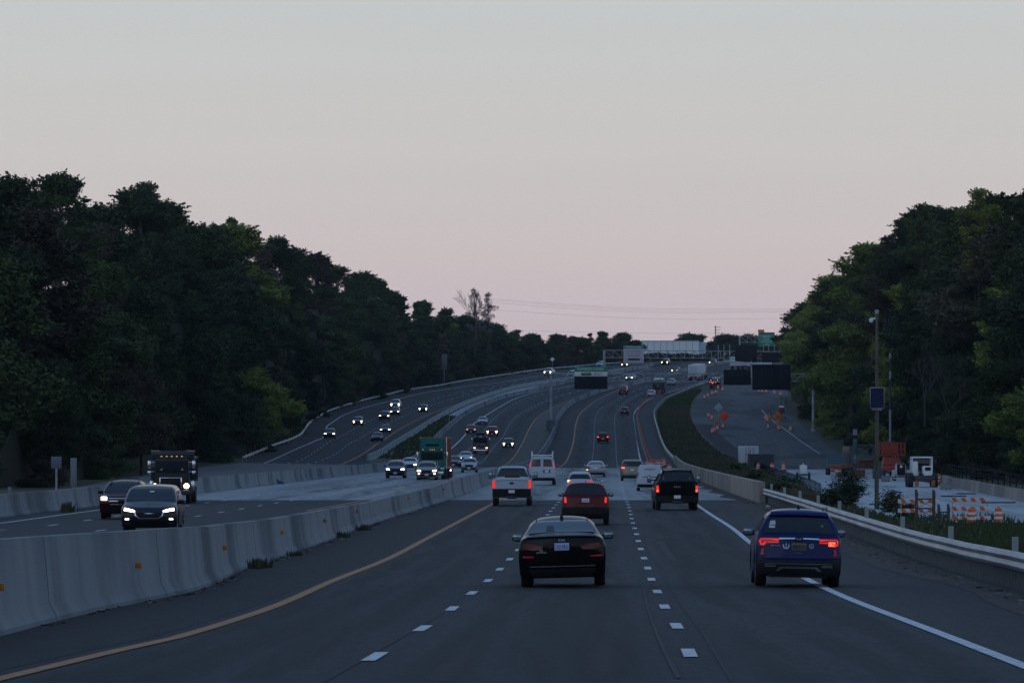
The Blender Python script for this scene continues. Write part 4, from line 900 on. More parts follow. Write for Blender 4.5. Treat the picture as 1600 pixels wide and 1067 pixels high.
# white box trailer going away
r = place(1083, 595, L_lane2, 'white box trailer of a truck seen from behind on the hill', 'truck', 'box_truck', back=2, yaw=.20)
one(lambda b: [box(b, (0, 4.0, 2.55), (2.6, 11, 2.9), .03)], 'cargo_box', mat('trailer_white', (.42, .46, .5), .5), r)
one(lambda b: [box(b, (x, -1.53, 2.55), (.05, .04, 2.7)) for x in (-.6, 0, .6)], 'rear_door_bars', SIL, r)
one(lambda b: [box(b, (0, 4, .95), (1.0, 11, .25)), box(b, (0, -1.3, .7), (2.3, .1, .12))], 'chassis', DARKM, r)
one(lambda b: frustum(b, -1.2, 1.2, 10.2, 12.6, .9, 3.4, .08, .4, 0, .1), 'cab', paint('truck_red', (.12, .02, .025)), r)
for sg in (-1, 1): one(lambda b: box(b, (sg*1.1, -1.4, .95), (.25, .1, .15), .02), 'taillight', TAIL, r)
wheelset(r, (-.2, 1.1, 9.2, 12.0), .52, 2.5)
# dark dump truck going away
r = place(1027, 616, L_lane2, 'dark dump truck with a white tarp roll seen from behind on the hill', 'truck', 'dump_truck', back=2, yaw=.10)
one(lambda b: [box(b, (0, 1.9, 2.05), (2.45, 6, 1.8), .04)]+[box(b, (sg*1.24, y, 2.0), (.08, .12, 1.6)) for sg in (-1, 1) for y in (-1, .2, 1.4, 2.6, 3.8)], 'dump_body', MATS['dump_body_dark_car_paint'], r)
one(lambda b: [tube(b, (-1.1, -.9, 3.5), (1.1, -.9, 3.5), .14), box(b, (0, 3.2, 3.45), (2.4, 4.0, .16), .05)], 'tarp', WHITE, r)
one(lambda b: frustum(b, -1.15, 1.15, 5.2, 7.4, 1.0, 3.2, .08, .3, 0, .1), 'cab', BT, r)
one(lambda b: [box(b, (0, 2.5, .9), (1.0, 8.5, .3)), box(b, (0, -1.0, .8), (2.3, .1, .3))], 'chassis', DARKM, r)
for sg in (-1, 1): one(lambda b: box(b, (sg*.7, -1.1, .9), (.2, .06, .14), .02), 'taillight', TAIL, r)
for sg in (-.15, .15): one(lambda b: box(b, (sg, -1.12, 2.0), (.14, .05, .14), .02), 'work_lamp', WHITE, r)
wheelset(r, (0, 1.3, 6.0), .52, 2.5)
# box van at the crest on the right, and the safety truck with an arrow board
r = place(1147, 577.5, L_edge, 'white box truck partly hidden behind the left black sign panels at the crest', 'truck', 'box_truck', back=2, yaw=.5)
one(lambda b: box(b, (0, 2.5, 2.2), (2.4, 6.5, 2.4), .03), 'cargo_box', mat('trailer_white', (.42, .46, .5), .5), r); one(lambda b: frustum(b, -1.05, 1.05, 5.8, 7.6, .6, 2.3, .1, .5, 0, .1), 'cab', WHT, r); wheelset(r, (.3, 6.6), .45, 2.3)
r = place(1115, 608, L_par, 'safety truck with a board of orange lamps parked beside the hill road', 'truck', 'safety_truck', back=2, yaw=.1)
one(lambda b: [box(b, (0, 3, 1.2), (2.3, 6, .5), .04), box(b, (0, .2, 1.0), (2.6, .5, .9), .04)], 'flatbed', DARKM, r); one(lambda b: frustum(b, -1.05, 1.05, 5.2, 7.2, .7, 2.5, .1, .4, 0, .1), 'cab', WHT, r)
bd = one(lambda b: [box(b, (0, -.2, 1.8), (3.2, .12, 1.2), .02), box(b, (0, .2, 1.1), (.2, .2, 1.0))], 'arrow_board', BLACKP, r)
for i, (x, z) in enumerate([(-1.2, 1.6), (-.75, 1.6), (-.3, 1.6), (-.9, 2.1), (-.5, 1.35), (.3, 1.6), (.75, 2.1), (1.2, 1.7)]): one(lambda b: box(b, (x, -.28, z), (.17, .05, .17), .03), 'warning_lamp', mat('orange_warning_lamp', (.6, .15, .03), .4, emit=(1, .2, .06), es=2.2), bd)
wheelset(r, (.8, 6), .45, 2.3)
# ------------------------------------------------------------------ gantries and overhead signs
def truss(bm, a, b, h, d=1.2, n=10, r=.09, f=5):
    a = Vector(a); b = Vector(b)
    for dy in (0, d):
        for z in (0, h): tube(bm, a+Vector((0, dy, z)), b+Vector((0, dy, z)), r, n=f)
        for i in range(n+1):
            p = a.lerp(b, i/n)+Vector((0, dy, 0)); tube(bm, p, p+Vector((0, 0, h)), r*.6, n=4)
            if i < n:
                q = a.lerp(b, (i+1)/n)+Vector((0, dy, 0)); (tube(bm, p, q+Vector((0, 0, h)), r*.6, n=4) if i >= n/2 else tube(bm, p+Vector((0, 0, h)), q, r*.6, n=4))
def post(bm, x, y, z0, z1, r=.25, foot=.9):
    tube(bm, (x, y, z0-.4), (x, y, z1), r, r*.9, 10)
    box(bm, (x, y, z0+.1), (foot, foot, .5), .04)
Y1 = 958.0
pl = at(861, 664, Y1); prr = at(1271, 661, Y1)
g = empty('sign_gantry', (0, Y1, 0), label='long truss gantry crossing our lanes, carrying the EXPRESS LANES sign and black panels', cat='gantry')
def G(px, py, y=Y1): p = at(px, py, y); return p-Vector((0, y, 0))
a = G(866, 596); b = G(1271, 596); a.z = b.z = a.z
one(lambda q: truss(q, a, b, 1.45, 1.3, 26), 'truss', STEEL, g, smooth=False)
zl = Z(pl.x, Y1); one(lambda q: post(q, pl.x, .6, zl, at(861, 583, Y1).z), 'post', STEEL, g); one(lambda q: post(q, prr.x, .6, Z(prr.x, Y1), at(1271, 583, Y1).z, .28), 'post', STEEL, g)
one(lambda q: box(q, (pl.x, .6, zl+.9), (1.7, 2.0, 2.4), .08), 'footing', CONC_BAR, g)
def panelbox(name, px0, py0, px1, py1, y, m, parent, th=.25):
    A = at(px0, py1, y); B = at(px1, py0, y); o = one(lambda q: box(q, ((A.x+B.x)/2, -th/2-.25, (A.z+B.z)/2), (B.x-A.x, th, B.z-A.z), .02), name, m, parent); return o, A, B
sg_ = empty('overhead_sign', (0, Y1, 0), label='overhead sign reading EXPRESS LANES and E-ZPass ONLY above a blank black display', cat='sign')
for nm, y0, y1, m in (('header_panel', 573, 581, GREEN), ('white_panel', 581, 588, SIGNW), ('message_display', 588, 608, SIGNBACK)): panelbox(nm, 897.5, y0, 949, y1-.02, Y1, m, sg_, .25 if m is not SIGNBACK else .4)
def stext(body, px, py, size, m, y, parent, sx=1.0, off=.52): p = at(px, py, y); return text_obj(body, size, m, parent, (p.x, -off, p.z), sx=sx, ext=.01)
stext('EXPRESS LANES', 923, 577, .72, SIGNW, Y1, sg_); stext('ONLY', 934, 584.5, .62, mat('sign_black', (.01, .01, .012), .6), Y1, sg_)
panelbox('toll_tag_plate', 908, 582.3, 924, 586.8, Y1-.3, mat('sign_purple', (.10, .03, .13), .5), sg_); stext('E-ZPass', 916, 584.6, .4, SIGNW, Y1, sg_, off=.85)
def blackpanel(px0, py0, px1, py1, y, label, mount):
    r = empty('blank_sign', (0, y, 0), label=label, cat='sign')
    o, A, B = panelbox('panel', px0, py0, px1, py1, y, SIGNBACK, r)
    def rib(q):
        n = max(2, int((B.x-A.x)/1.6))
        for i in range(n+1): box(q, (A.x+(B.x-A.x)*i/n, -.53, (A.z+B.z)/2), (.05, .03, B.z-A.z-.1))
    one(rib, 'panel_seam', mat('black_seam', (.010, .011, .016), .7), r, smooth=False)
    one(lambda q: [tube(q, (A.x+(B.x-A.x)*t, .0, A.z), (A.x+(B.x-A.x)*t, .0, B.z+mount), .07, n=5) for t in (.15, .4, .65, .9)], 'bracket', STEEL, r)
    return r
blackpanel(1130.5, 577.5, 1173, 601.5, Y1-.4, 'smaller blank black sign panel, lower left of the black group', .1)
blackpanel(1175.5, 569.5, 1235, 609, Y1-.4, 'largest blank black sign panel on the near gantry', .1)
Y2 = 1330.0
g2 = empty('sign_gantry', (0, Y2, 0), label='far truss gantry in front of the white building, carrying the toll sign', cat='gantry')
a = G(944, 558.5, Y2); b = G(1252, 561, Y2)
one(lambda q: truss(q, a, b, 1.9, 1.4, 22, .085), 'truss', STEEL, g2, smooth=False)
lx = at(944, 560, Y2).x; one(lambda q: [box(q, (lx, .6, (a.z+1.9+Z(lx, Y2))/2), (.6, .8, a.z+2-Z(lx, Y2)))], 'post', STEEL, g2); rx = b.x; one(lambda q: [box(q, (rx, .6, (a.z+1.9+Z(rx, Y2))/2), (.6, .8, a.z+2-Z(rx, Y2)))], 'post', STEEL, g2)
s2 = empty('overhead_sign', (0, Y2, 0), label='tall toll rate sign with green header and pale panel on the far gantry', cat='sign')
panelbox('header_panel', 974, 540, 1006, 545, Y2, GREEN, s2); panelbox('white_panel', 974, 545.05, 1006, 567.5, Y2, mat('pale_sign', (.33, .34, .40), .5), s2); panelbox('purple_bar', 981, 560, 1000, 563, Y2-.3, MATS['sign_purple'], s2)
stext('EXPRESS LANES', 990, 542.5, .6, SIGNW, Y2, s2); 
for t, py in (('E-ZPASS REQUIRED', 548.5), ('OR HOV-3 ONLY', 552), ('TOLL BY PLATE', 556)): stext(t, 990, py, .46, mat('sign_black', (.01, .01, .012), .6), Y2, s2)
blackpanel(1148.5, 539, 1182, 566, Y2-.4, 'blank black sign panel standing highest left of the green EXPRESS LANES sign', .1)
blackpanel(1191, 550.5, 1234, 566, Y2-.4, 'blank black sign panel just behind the top of the largest one', .1)
lr = empty('light_mast', (0, Y2-3, 0), label='slender vertical steel masts standing on the far gantry', cat='mast')
for px in (1123, 1132, 1141, 1194, 1202, 1211, 1220, 1229): A = at(px, 566 if px < 1150 else 551, Y2-3); B = at(px, 538, Y2-3); one(lambda q: tube(q, (A.x, 3.0, A.z), (B.x, 3.0, B.z), .1, n=5), 'mast', STEEL, lr)
Y3 = 1560.0
g3 = empty('sign_gantry', (0, Y3, 0), label='topmost far truss gantry carrying the green EXPRESS LANES ENTRANCE sign', cat='gantry')
a = G(1156, 535, Y3); b = G(1262, 535, Y3); one(lambda q: truss(q, a, b, 1.9, 1.5, 9, .09), 'truss', STEEL, g3, smooth=False)
for px in (1156, 1262): x = at(px, 535, Y3).x; one(lambda q: tube(q, (x, .6, Z(x, Y3)-.3), (x, .6, a.z+2), .25, n=8), 'post', STEEL, g3)
s3 = empty('overhead_sign', (0, Y3, 0), label='green sign reading EXPRESS LANES ENTRANCE with an orange tab on top', cat='sign')
panelbox('green_panel', 1184.5, 522.5, 1210.5, 541.5, Y3, GREEN, s3); panelbox('route_banner', 1185, 519.3, 1210.3, 522.4, Y3, mat('banner_navy', (.02, .02, .09), .5), s3); panelbox('orange_tab', 1184.3, 515, 1194, 519.2, Y3, ORANGEY, s3)
panelbox('red_patch', 1188, 520.2, 1198, 521.6, Y3-.3, mat('banner_red', (.3, .03, .05), .5), s3)
for t, py in (('EXPRESS', 526), ('LANES', 530), ('ENTRANCE', 534), ('1 MILE', 538.2)): stext(t, 1197.5, py, .66, SIGNW, Y3, s3)
# white lighting arm
Yb = 956.0; A = at(1131, 566.5, Yb); B = at(1206, 568.3, Yb)
def arm(q): tube(q, (A.x, 0, A.z+.35), (B.x-4, 0, B.z+.05), .13, n=8); tube(q, (B.x-4, 0, B.z), (B.x, 0, B.z), .22, n=8); tube(q, (at(1174, 0, Yb).x, .3, A.z+.3), (at(1174, 0, Yb).x, .3, G(0, 590, Yb).z), .07, n=6)
tag(one(arm, 'mast_arm', nmat('pale_steel', (.4, .43, .45), (.5, .53, .55), 1, .5), None), 'pale horizontal mast arm crossing in front of the black sign panels', 'mast').location = (0, Yb, 0)

# ------------------------------------------------------------------ ground signs
def pole_sign(px, py, A_px, kind, m, w, label, y=None, h=None, cat='sign', name='road_sign', back=False):
    """px,py base pixel; A_px centre pixel y of the plate"""
    g0 = unp(px, py) if y is None else Vector(((px-CX)/F*y, y, Z((px-CX)/F*y, y)))
    r = empty(name, g0, label=label, cat=cat); zc = at(px, A_px, g0.y).z-g0.z
    one(lambda q: tube(q, (0, .06, -.3), (0, .06, zc+.1), .06, n=6), 'post', STEEL, r)
    if kind == 'diamond':
        o = one(lambda q: box(q, (0, 0, 0), (w, .04, w), .01), 'sign_plate', m, r); o.location = (0, 0, zc); o.rotation_euler = (0, R(45), 0)
    else: one(lambda q: box(q, (0, 0, zc), (w, .05, h), .01), 'sign_plate', m, r)
    return r
pole_sign(863, 583, 561.5, 'diamond', SIGNW, .85, 'small pale diamond sign on the guardrail at the top of the left hill', name='diamond_sign')
pole_sign(694, 602, 565, 'rect', mat('sign_back_grey', (.08, .09, .1), .5), 1.3, 'tall narrow grey sign seen edge-on among the left trees', h=3.6)
pole_sign(88, 775, 722.5, 'rect', mat('small_blue_grey_sign', (.09, .11, .16), .5), .6, 'small blue grey sign on a thin pole, leftmost pair behind the left barrier', y=300, h=.7)
pole_sign(115, 775, 738, 'rect', mat('sign_back_pale', (.14, .16, .18), .5), .36, 'narrow grey panel sign right of the small blue grey sign behind the left barrier', y=300, h=1.7)
pole_sign(15, 790, 768, 'rect', MATS['sign_back_pale'], .2, 'short pale marker post behind the left barrier near the photo edge', y=290, h=.55)
pole_sign(393, 705, 659, 'rect', MATS['sign_back_grey'], .9, 'dim grey sign back standing before the trees left of the guardrail', y=690, h=1.1)
pole_sign(702, 668, 645, 'rect', MATS['sign_back_pale'], .12, 'thin pale post standing in the ditch between the two oncoming roadways', h=1.5)
def ws(px, py, cy, m, label, w=1.45, feet=True, lt=None):
    r = pole_sign(px, py, cy, 'diamond', m, w, label, name='diamond_sign')
    if feet: one(lambda q: [box(q, (0, .1, .05), (1.2, .08, .06)), box(q, (0, .1, .05), (.08, 1.2, .06))], 'base', DARKM, r)
    return r
d = ws(1131.5, 665, 650, mat('fluorescent_red_orange', (.85, .06, .02), .5), 'red orange diamond work sign, right of the grey diamond on the closed road')
d = ws(1215.5, 669, 650.5, ORANGEY, 'yellow orange diamond work sign on the right of the closed road')
zc = at(1215.5, 650.5, d.location.y).z-d.location.z; text_obj('ROAD\nWORK', .3, mat('ink', (.01, .01, .01), .6), d, (0, -.04, zc), sx=.9)
one(lambda q: box(q, (0, 0, .75), (.55, .4, 1.5), .08), 'flashing_light_stand', ORANGEY, d)
ws(1123, 666, 637, mat('grey_sign_back', (.30, .34, .36), .5), 'pale grey diamond sign back on the left of the closed road', 1.4)
ws(1202, 664, 638, mat('dim_sign_back', (.12, .15, .17), .5), 'dim grey diamond sign back behind the orange sign stand on the closed road', 1.1)
def signstand(px, py, label):
    g0 = unp(px, py); r = empty('sign_stand', g0, label=label, cat='sign stand')
    one(lambda q: box(q, (0, 0, .75), (.55, .3, 1.5), .1), 'panel', mat('dull_orange', (.4, .11, .02), .5), r); one(lambda q: box(q, (0, 0, .03), (1.0, .6, .07)), 'base', BLACKP, r)
signstand(1122, 662, 'dull orange upright panel under the pale grey diamond sign'); signstand(1202.5, 661, 'dull orange upright panel under the dim grey diamond sign')
g0 = unp(1221, 655); r = empty('message_trailer', g0, label='dark red trailer box with a white cap behind the yellow orange diamond', cat='trailer')
one(lambda q: box(q, (0, 0, 1.9), (1.3, 1.2, 1.1), .1), 'box', mat('deep_red', (.14, .012, .015), .5), r); one(lambda q: frustum(q, -.6, .6, -.6, .6, 2.45, 2.8, .3, .2, .2, .04), 'cap', WHITE, r); one(lambda q: [tube(q, (0, 0, 2.7), (0, 0, 4.6), .07), box(q, (0, 0, .8), (.3, .3, 1.2)), box(q, (0, 0, .35), (1.6, 2, .15))], 'mast', DARKM, r)
one(lambda q: [lathe(q, [(.2, -.1), (.28, 0), (.2, .1)], 12, 'X', (sx*.8, 0, .28)) for sx in (-1, 1)], 'wheel', RUB, r)

# ------------------------------------------------------------------ traffic drums and cones
dr = empty('traffic_drum')
lathe_prof = [(.30, .04), (.30, .06), (.285, .10), (.27, .34)]
one(lambda q: (lathe(q, [(.30, .05), (.285, .30)], 16), lathe(q, [(.275, .47), (.262, .62)], 16), lathe(q, [(.25, .78), (.235, .93), (.20, 1.0), (.06, 1.02)], 16), box(q, (0, 0, 1.05), (.12, .03, .07), .01)), 'drum_body', ORANGE, dr)
one(lambda q: (lathe(q, [(.283, .295), (.272, .475)], 16), lathe(q, [(.260, .615), (.248, .785)], 16)), 'reflective_band', REFW, dr)
one(lambda q: lathe(q, [(.2, 0), (.44, 0), (.42, .05), (.30, .07)], 12), 'rubber_base', RUB, dr)
_first = [True]
def drum(px, py, label, group=None):
    p = unp(px, py); 
    if _first[0]: _first[0] = False; dr.location = p; dr['label'] = label; dr['category'] = 'traffic drum'; (group and dr.__setitem__('group', group)); return dr
    o = dup(dr, p, random.uniform(0, 6), label, group); o['category'] = 'traffic drum'; return o
drum(1560, 818, 'orange and white striped drum standing right of the striped barricade rails')
drum(1518, 819, 'orange and white striped drum in front of the lower barricade rails')
drum(1185, 736.5, 'striped drum in front of the left side of the dark waste container'); drum(1206.5, 736.5, 'striped drum in front of the right side of the dark waste container'); drum(1224.5, 736, 'striped drum standing free to the right of the dark waste container')
GL = 'traffic drums around the work signs on the closed road'
for px, py in ((1107, 652), (1112, 656), (1130, 669), (1121, 672), (1116, 675), (1113, 677)): drum(px, py, 'small striped drum in the left cluster around the work signs', GL)
for px, py in ((1196, 656), (1199, 659), (1201, 670), (1217.5, 672)): drum(px, py, 'small striped drum in the middle cluster around the work signs', GL)
drum(1235.5, 674, 'striped drum standing alone at the right edge of the closed road')
GF = 'far striped drums under the black sign panels'
for px, py in ((1186, 613), (1191, 613.5), (1197, 614), (1209.5, 616), (1219.5, 618)): drum(px, py, 'tiny striped drum below the largest black sign panel', GF)
for px, py in ((1113, 617), (1106, 620), (1119, 615), (1129, 611), (1101, 623), (1122, 608), (1133, 600)): drum(px, py, 'tiny striped drum on the grass edge near the arrow board', 'far drums near the arrow board')
GO = 'orange channeliser posts along the edge of our lanes'
cn = empty('channeliser_post'); one(lambda q: (lathe(q, [(.07, .04), (.06, .5)], 8), lathe(q, [(.055, .72), (.05, 1.05), (.02, 1.1)], 8)), 'post', mat('faded_orange', (.30, .075, .045), .6), cn); one(lambda q: lathe(q, [(.06, .5), (.055, .72)], 8), 'band', mat('faded_orange_pale', (.5, .3, .25), .5), cn); one(lambda q: box(q, (0, 0, .03), (.4, .4, .06), .02), 'base', RUB, cn)
y = 560.0; k = 0
while y < 1270:
    p = L_cone.p(y); lb = 'orange channeliser post in the line beside the right edge of our lanes'
    if k == 0: cn.location = p; tag(cn, lb, 'channeliser', GO)
    else: dup(cn, p, 0, lb, GO)
    y += 6; k += 1
bt = ribbon('orange_edge_strip', L_cone, L_cone, 600, 1280, mat('faded_orange_paint', (.085, .050, .045), .7), .015, 1, oa=-.35, ob=-.05)
ribbon('pale_edge_strip', L_cone, L_cone, 600, 1100, SHLD, .012, 1, oa=-1.1, ob=-.4)
GR = 'orange drums massed beyond the white service van'
for i in range(11):
    q = unp(1012+i*2.6+random.uniform(-.6, .6), 730.5+random.uniform(-2.5, 3)); o = dup(dr, q, 0, 'orange drum in the crowded row beyond the white service van', GR)
o = dup(dr, unp(1046, 739), 0, 'larger orange drum just left of the tan bridge parapet, above the black pickup'); o.scale = (1, 1, .9)

# ------------------------------------------------------------------ right side: pole with solar panel
g0 = unp(1370, 795); s0 = F/g0.y
r = empty('utility_pole', g0, label='wooden pole carrying a solar panel and a white camera on the right', cat='pole')
H = (795-490)/s0
one(lambda q: tube(q, (0, 0, -.3), (0, 0, H), .17, .09, 12), 'pole', WOOD, r)
pz = (795-621.5)/s0; o = one(lambda q: box(q, (0, -.28, pz), (1.02, .05, 1.50), .01), 'solar_panel', mat('panel_frame', (.35, .38, .4), .4, .6), r)
def cells(q):
    for i in range(5):
        for j in range(8): box(q, (-.39+i*.195, -.307, pz-.63+j*.18), (.192, .01, .178))
one(cells, 'solar_cells', mat('solar_blue', (.008, .012, .045), .5, spec=.15), o, smooth=False)
one(lambda q: [box(q, (0, -.15, pz-.84), (.7, .25, .06)), box(q, (0, -.2, pz-.4), (.1, .2, .1))], 'bracket', STEEL, r)
one(lambda q: [box(q, (-.12, -.25, .35), (.9, .3, .1)), box(q, (.0, -.22, .2), (.35, .25, .5))], 'junction_box', DARKM, r)
one(lambda q: [box(q, (0, 0, H+.12), (.28, .28, .3), .03)], 'pole_cap', STEEL, r)
one(lambda q: [lathe(q, [(.02, .18), (.13, .1), (.15, 0), (.1, -.12), (.02, -.16)], 12, 'Z', (-.42, -.05, H-.5)), tube(q, (0, 0, H-.35), (-.42, -.05, H-.35), .04), box(q, (-.2, 0, H-.36), (.2, .1, .14), .02)], 'camera', WHITE, r)
# thin light pole behind, with white sleeves
yb = 560; p = Vector(((1391-CX)/F*yb, yb, 0)); p.z = Z(p.x, yb); r = empty('light_pole', p, label='thin pale metal pole behind the red lift, right of the solar panel pole', cat='pole')
ht = at(1391, 552, yb).z-p.z; one(lambda q: tube(q, (0, 0, -.2), (0, 0, ht), .11, .07, 8), 'pole', DARKM, r)
for a0, a1 in ((552, 560), (580, 592), (640, 690)): one(lambda q: tube(q, (0, 0, at(1391, a1, yb).z-p.z), (0, 0, at(1391, a0, yb).z-p.z), .13, n=8), 'sleeve', mat('pale_sleeve', (.2, .23, .27), .5), r)

# ------------------------------------------------------------------ barricades
def barricade(x0, x1, rows, pyb, label):
    g0 = unp((x0+x1)/2, pyb); y = g0.y; r = empty('striped_barricade', g0, label=label, cat='barricade')
    wd = (x1-x0)/F*y
    for py in rows:
        z = at(0, py, y).z-g0.z; rl = one(lambda q: box(q, (0, 0, z), (wd, .04, .27), .01), 'rail', mat('barricade_white', (.5, .52, .53), .5), r)
        def st(q):
            n = int(wd/.56)
            for i in range(n):
                x = -wd/2+.15+i*(wd-.3)/n; C4 = ((x, z+.13), (x+.27, z+.13), (x+.42, z-.13), (x+.15, z-.13)); v = [q.verts.new((a, -.032, b)) for a, b in C4]; u = [q.verts.new((a, -.023, b)) for a, b in C4]; q.faces.new(v); q.faces.new(u[::-1]); [q.faces.new((v[k], v[(k+1) % 4], u[(k+1) % 4], u[k])) for k in range(4)]
        one(st, 'stripe', mat('barricade_orange', (.6, .09, .02), .5), rl, smooth=False)
    for sx in (-1, 1): one(lambda q: [box(q, (sx*wd*.42, .05, .8), (.06, .06, 1.7)), box(q, (sx*wd*.42, .05, .04), (.08, 1.4, .07))], 'leg', STEEL, r)
barricade(1483, 1548, (780.5, 794.5, 809), 815, 'wide barricade with three orange and white striped rails behind the drums')
barricade(1403, 1466, (783, 797.5), 813, 'striped barricade partly hidden by leaves and the timber frames')
def frame(px, py, wpx, hpx, label, nb=3):
    g0 = unp(px, py); s = F/g0.y; w = wpx/s; h = hpx/s; r = empty('timber_frame', g0, label=label, cat='frame')
    for sx in (-1, 1):
        for dy in (0, .5): one(lambda q: box(q, (sx*w/2, dy, h/2), (.16, .12, h+random.uniform(-.2, .25)), .01), 'post', TIMBER, r)
    one(lambda q: [box(q, (0, -.05, h*(k+.5)/nb*.9), (w, .07, .09)) for k in range(nb)], 'crossbar', DARKM, r)
    def xb(q):
        for k in range(nb-1):
            z = h*(k+1)/nb*.9
            for a in (1, -1): box(q, (0, .0, z), (w*1.0, .03, .03), rot=Matrix.Rotation(a*math.atan2(h/nb*.8, w), 4, 'Y'))
    one(xb, 'brace', DARKM, r)
frame(1446, 816, 27, 49, 'tall timber frame with crossed braces behind the grass, left of the drums')
frame(1475, 820, 15, 30, 'short stack of dark timbers beside the tall timber frame', 2)

# ------------------------------------------------------------------ construction machines
g0 = unp(1255, 749); s = F/g0.y
r = empty('light_tower_trailer', g0, label='small white box trailer with two wheels alone on the pale deck', cat='trailer')
one(lambda q: [box(q, (0, 0, 1.05), (.75, 1.4, .9), .06), box(q, (0, 0, 1.55), (.16, .16, .25))], 'cabinet', WHITE, r); one(lambda q: box(q, (0, 0, .5), (1.25, 1.0, .14), .03), 'axle_frame', DARKM, r)
for sx in (-1, 1): one(lambda q: lathe(q, [(.2, -.12), (.38, -.1), (.38, .1), (.2, .12)], 14, 'X', (sx*.62, 0, .38)), 'wheel', RUB, r)
g0 = unp(1171, 727); r = empty('storage_container', g0, label='white shipping container left of the dark waste container', cat='container')
w = 29/F*g0.y; one(lambda q: [box(q, (0, 3, 1.3), (w, 6, 2.6), .03)]+[box(q, (-w/2+.15+i*.3, -.03, 1.3), (.1, .06, 2.4)) for i in range(int(w/.3))], 'container', mat('container_white', (.55, .58, .62), .6), r); one(lambda q: [box(q, (x, -.09, 1.3), (.04, .05, 2.4)) for x in (-.5, -.1, .1, .5)], 'door_bar', DARKM, r)
g0 = unp(1190, 732); r = empty('waste_container', g0, label='dark open-top waste container behind two striped drums', cat='container')
w = 40/F*g0.y; one(lambda q: [frustum(q, -w/2, w/2, 0, 5, .15, 1.75, -.08, -.1, -.1, .02), box(q, (0, 2.5, 1.8), (w+.25, 5.3, .1))]+[box(q, (-w/2+.3+i*.55, -.06, .95), (.1, .1, 1.5)) for i in range(int(w/.55))], 'bin', mat('bin_grey', (.04, .048, .058), .6), r)
def wheel4(r, xs, ys, rad, wd, m=RUB):
    for x in xs:
        for y in ys:
            t = one(lambda q: lathe(q, [(rad*.5, -wd/2), (rad*.95, -wd/2), (rad, -wd/4), (rad, wd/4), (rad*.95, wd/2), (rad*.5, wd/2)], 18, 'X'), 'wheel', m, r); t.location = (x, y, rad); one(lambda q: lathe(q, [(.05, -wd*.3), (rad*.5, -wd*.35), (rad*.52, wd*.35), (.05, wd*.3)], 12, 'X'), 'hub', mat('hub_white', (.35, .36, .37), .5), t)
# red scissor/boom lift
g0 = unp(1394, 745); r = empty('red_lift', g0, label='red work platform lift with a railed basket between the pole and the white loaders', cat='lift'); s = F/g0.y
w = 40/s
one(lambda q: [box(q, (0, .8, .95), (w*.75, 3, .6), .06), frustum(q, -w*.36, w*.36, 0, 2.6, 1.3, 2.2, .2, .1, .1, .05)], 'chassis', RED, r)
def basket(q):
    for z in (2.4, 3.0, 3.7):
        for sy in (0, 1.6): tube(q, (-w/2, sy, z), (w/2, sy, z), .06, n=5)
        for sx in (-1, 1): tube(q, (sx*w/2, 0, z), (sx*w/2, 1.6, z), .06, n=5)
    for i in range(8): x = -w/2+w*i/7; box(q, (x, 0, 3.05), (.14, .05, 1.3)); box(q, (x, 1.6, 3.05), (.08, .05, 1.3))
    box(q, (0, .8, 2.35), (w, 1.6, .12)); box(q, (-w*.12, .02, 3.1), (w*.62, .04, .95))
one(basket, 'platform', RED, r, smooth=False); one(lambda q: [box(q, (sx*.5, .8, 2.2), (.12, 1.8, .12), rot=Matrix.Rotation(R(25*sx), 4, 'Y')) for sx in (-1, 1)], 'scissor_arm', DARKM, r)
one(lambda q: box(q, (-.1, -.6, .85), (.75, .1, .45), .02), 'white_placard', WHITE, r); wheel4(r, (-w*.33, w*.33), (-.2, 1.9), .45, .35)
# two white loaders
g0 = unp(1408, 751); s = F/g0.y; r = empty('compact_loader', g0, label='small white machine with a black rear grille, left of the white telehandler', cat='loader')
one(lambda q: [frustum(q, -.55, .55, 0, 2.0, .5, 1.75, .08, .2, .1, .1)], 'body', WHITE, r); one(lambda q: [box(q, (0, -.04, 1.15), (.85, .1, 1.15), .08)], 'engine_grille', BLACKP, r); one(lambda q: [lathe(q, [(0, -.01), (.14, 0), (0, .01)], 12)], 'emblem', WHITE, r).matrix_local = Matrix.Translation((0, -.1, 1.45)) @ Matrix.Rotation(R(90), 4, 'X')
one(lambda q: [box(q, (sx*.75, .2, .75), (.32, .6, .7), .05) for sx in (-1, 1)]+[box(q, (0, -.2, .25), (1.7, .3, .12))], 'arm', mat('worn_white', (.4, .41, .42), .5), r); wheel4(r, (-.62, .62), (.4, 1.5), .36, .3)
g0 = unp(1441, 761); s = F/g0.y; r = empty('telehandler', g0, label='white telehandler with large tyres and an orange stabiliser, right of the red lift', cat='loader'); r.scale = (1.06, 1.06, 1.06)
def tele(q): 
    for x in (-.85, .85):
        for y in (.2, 1.9): box(q, (x, y, 1.9), (.12, .12, 1.3))
    box(q, (0, 1.05, 2.55), (1.85, 1.9, .14), .05)
    frustum(q, -.9, -.35, -.3, 2.4, .8, 2.2, .04, .3, .1, .06)
one(tele, 'cab_frame', WHITE, r); one(lambda q: box(q, (-.05, 1.1, 1.95), (1.3, 1.5, 1.05), .05), 'cab_glass', GLASS, r)
one(lambda q: [box(q, (.38, -.5, 1.45), (.85, 1.6, .75), .1), box(q, (.38, -1.32, 1.15), (.7, .12, .3), .03)], 'engine_hood', WHITE, r); one(lambda q: box(q, (.38, -1.31, 1.58), (.5, .06, .3), .02), 'air_intake', BLACKP, r)
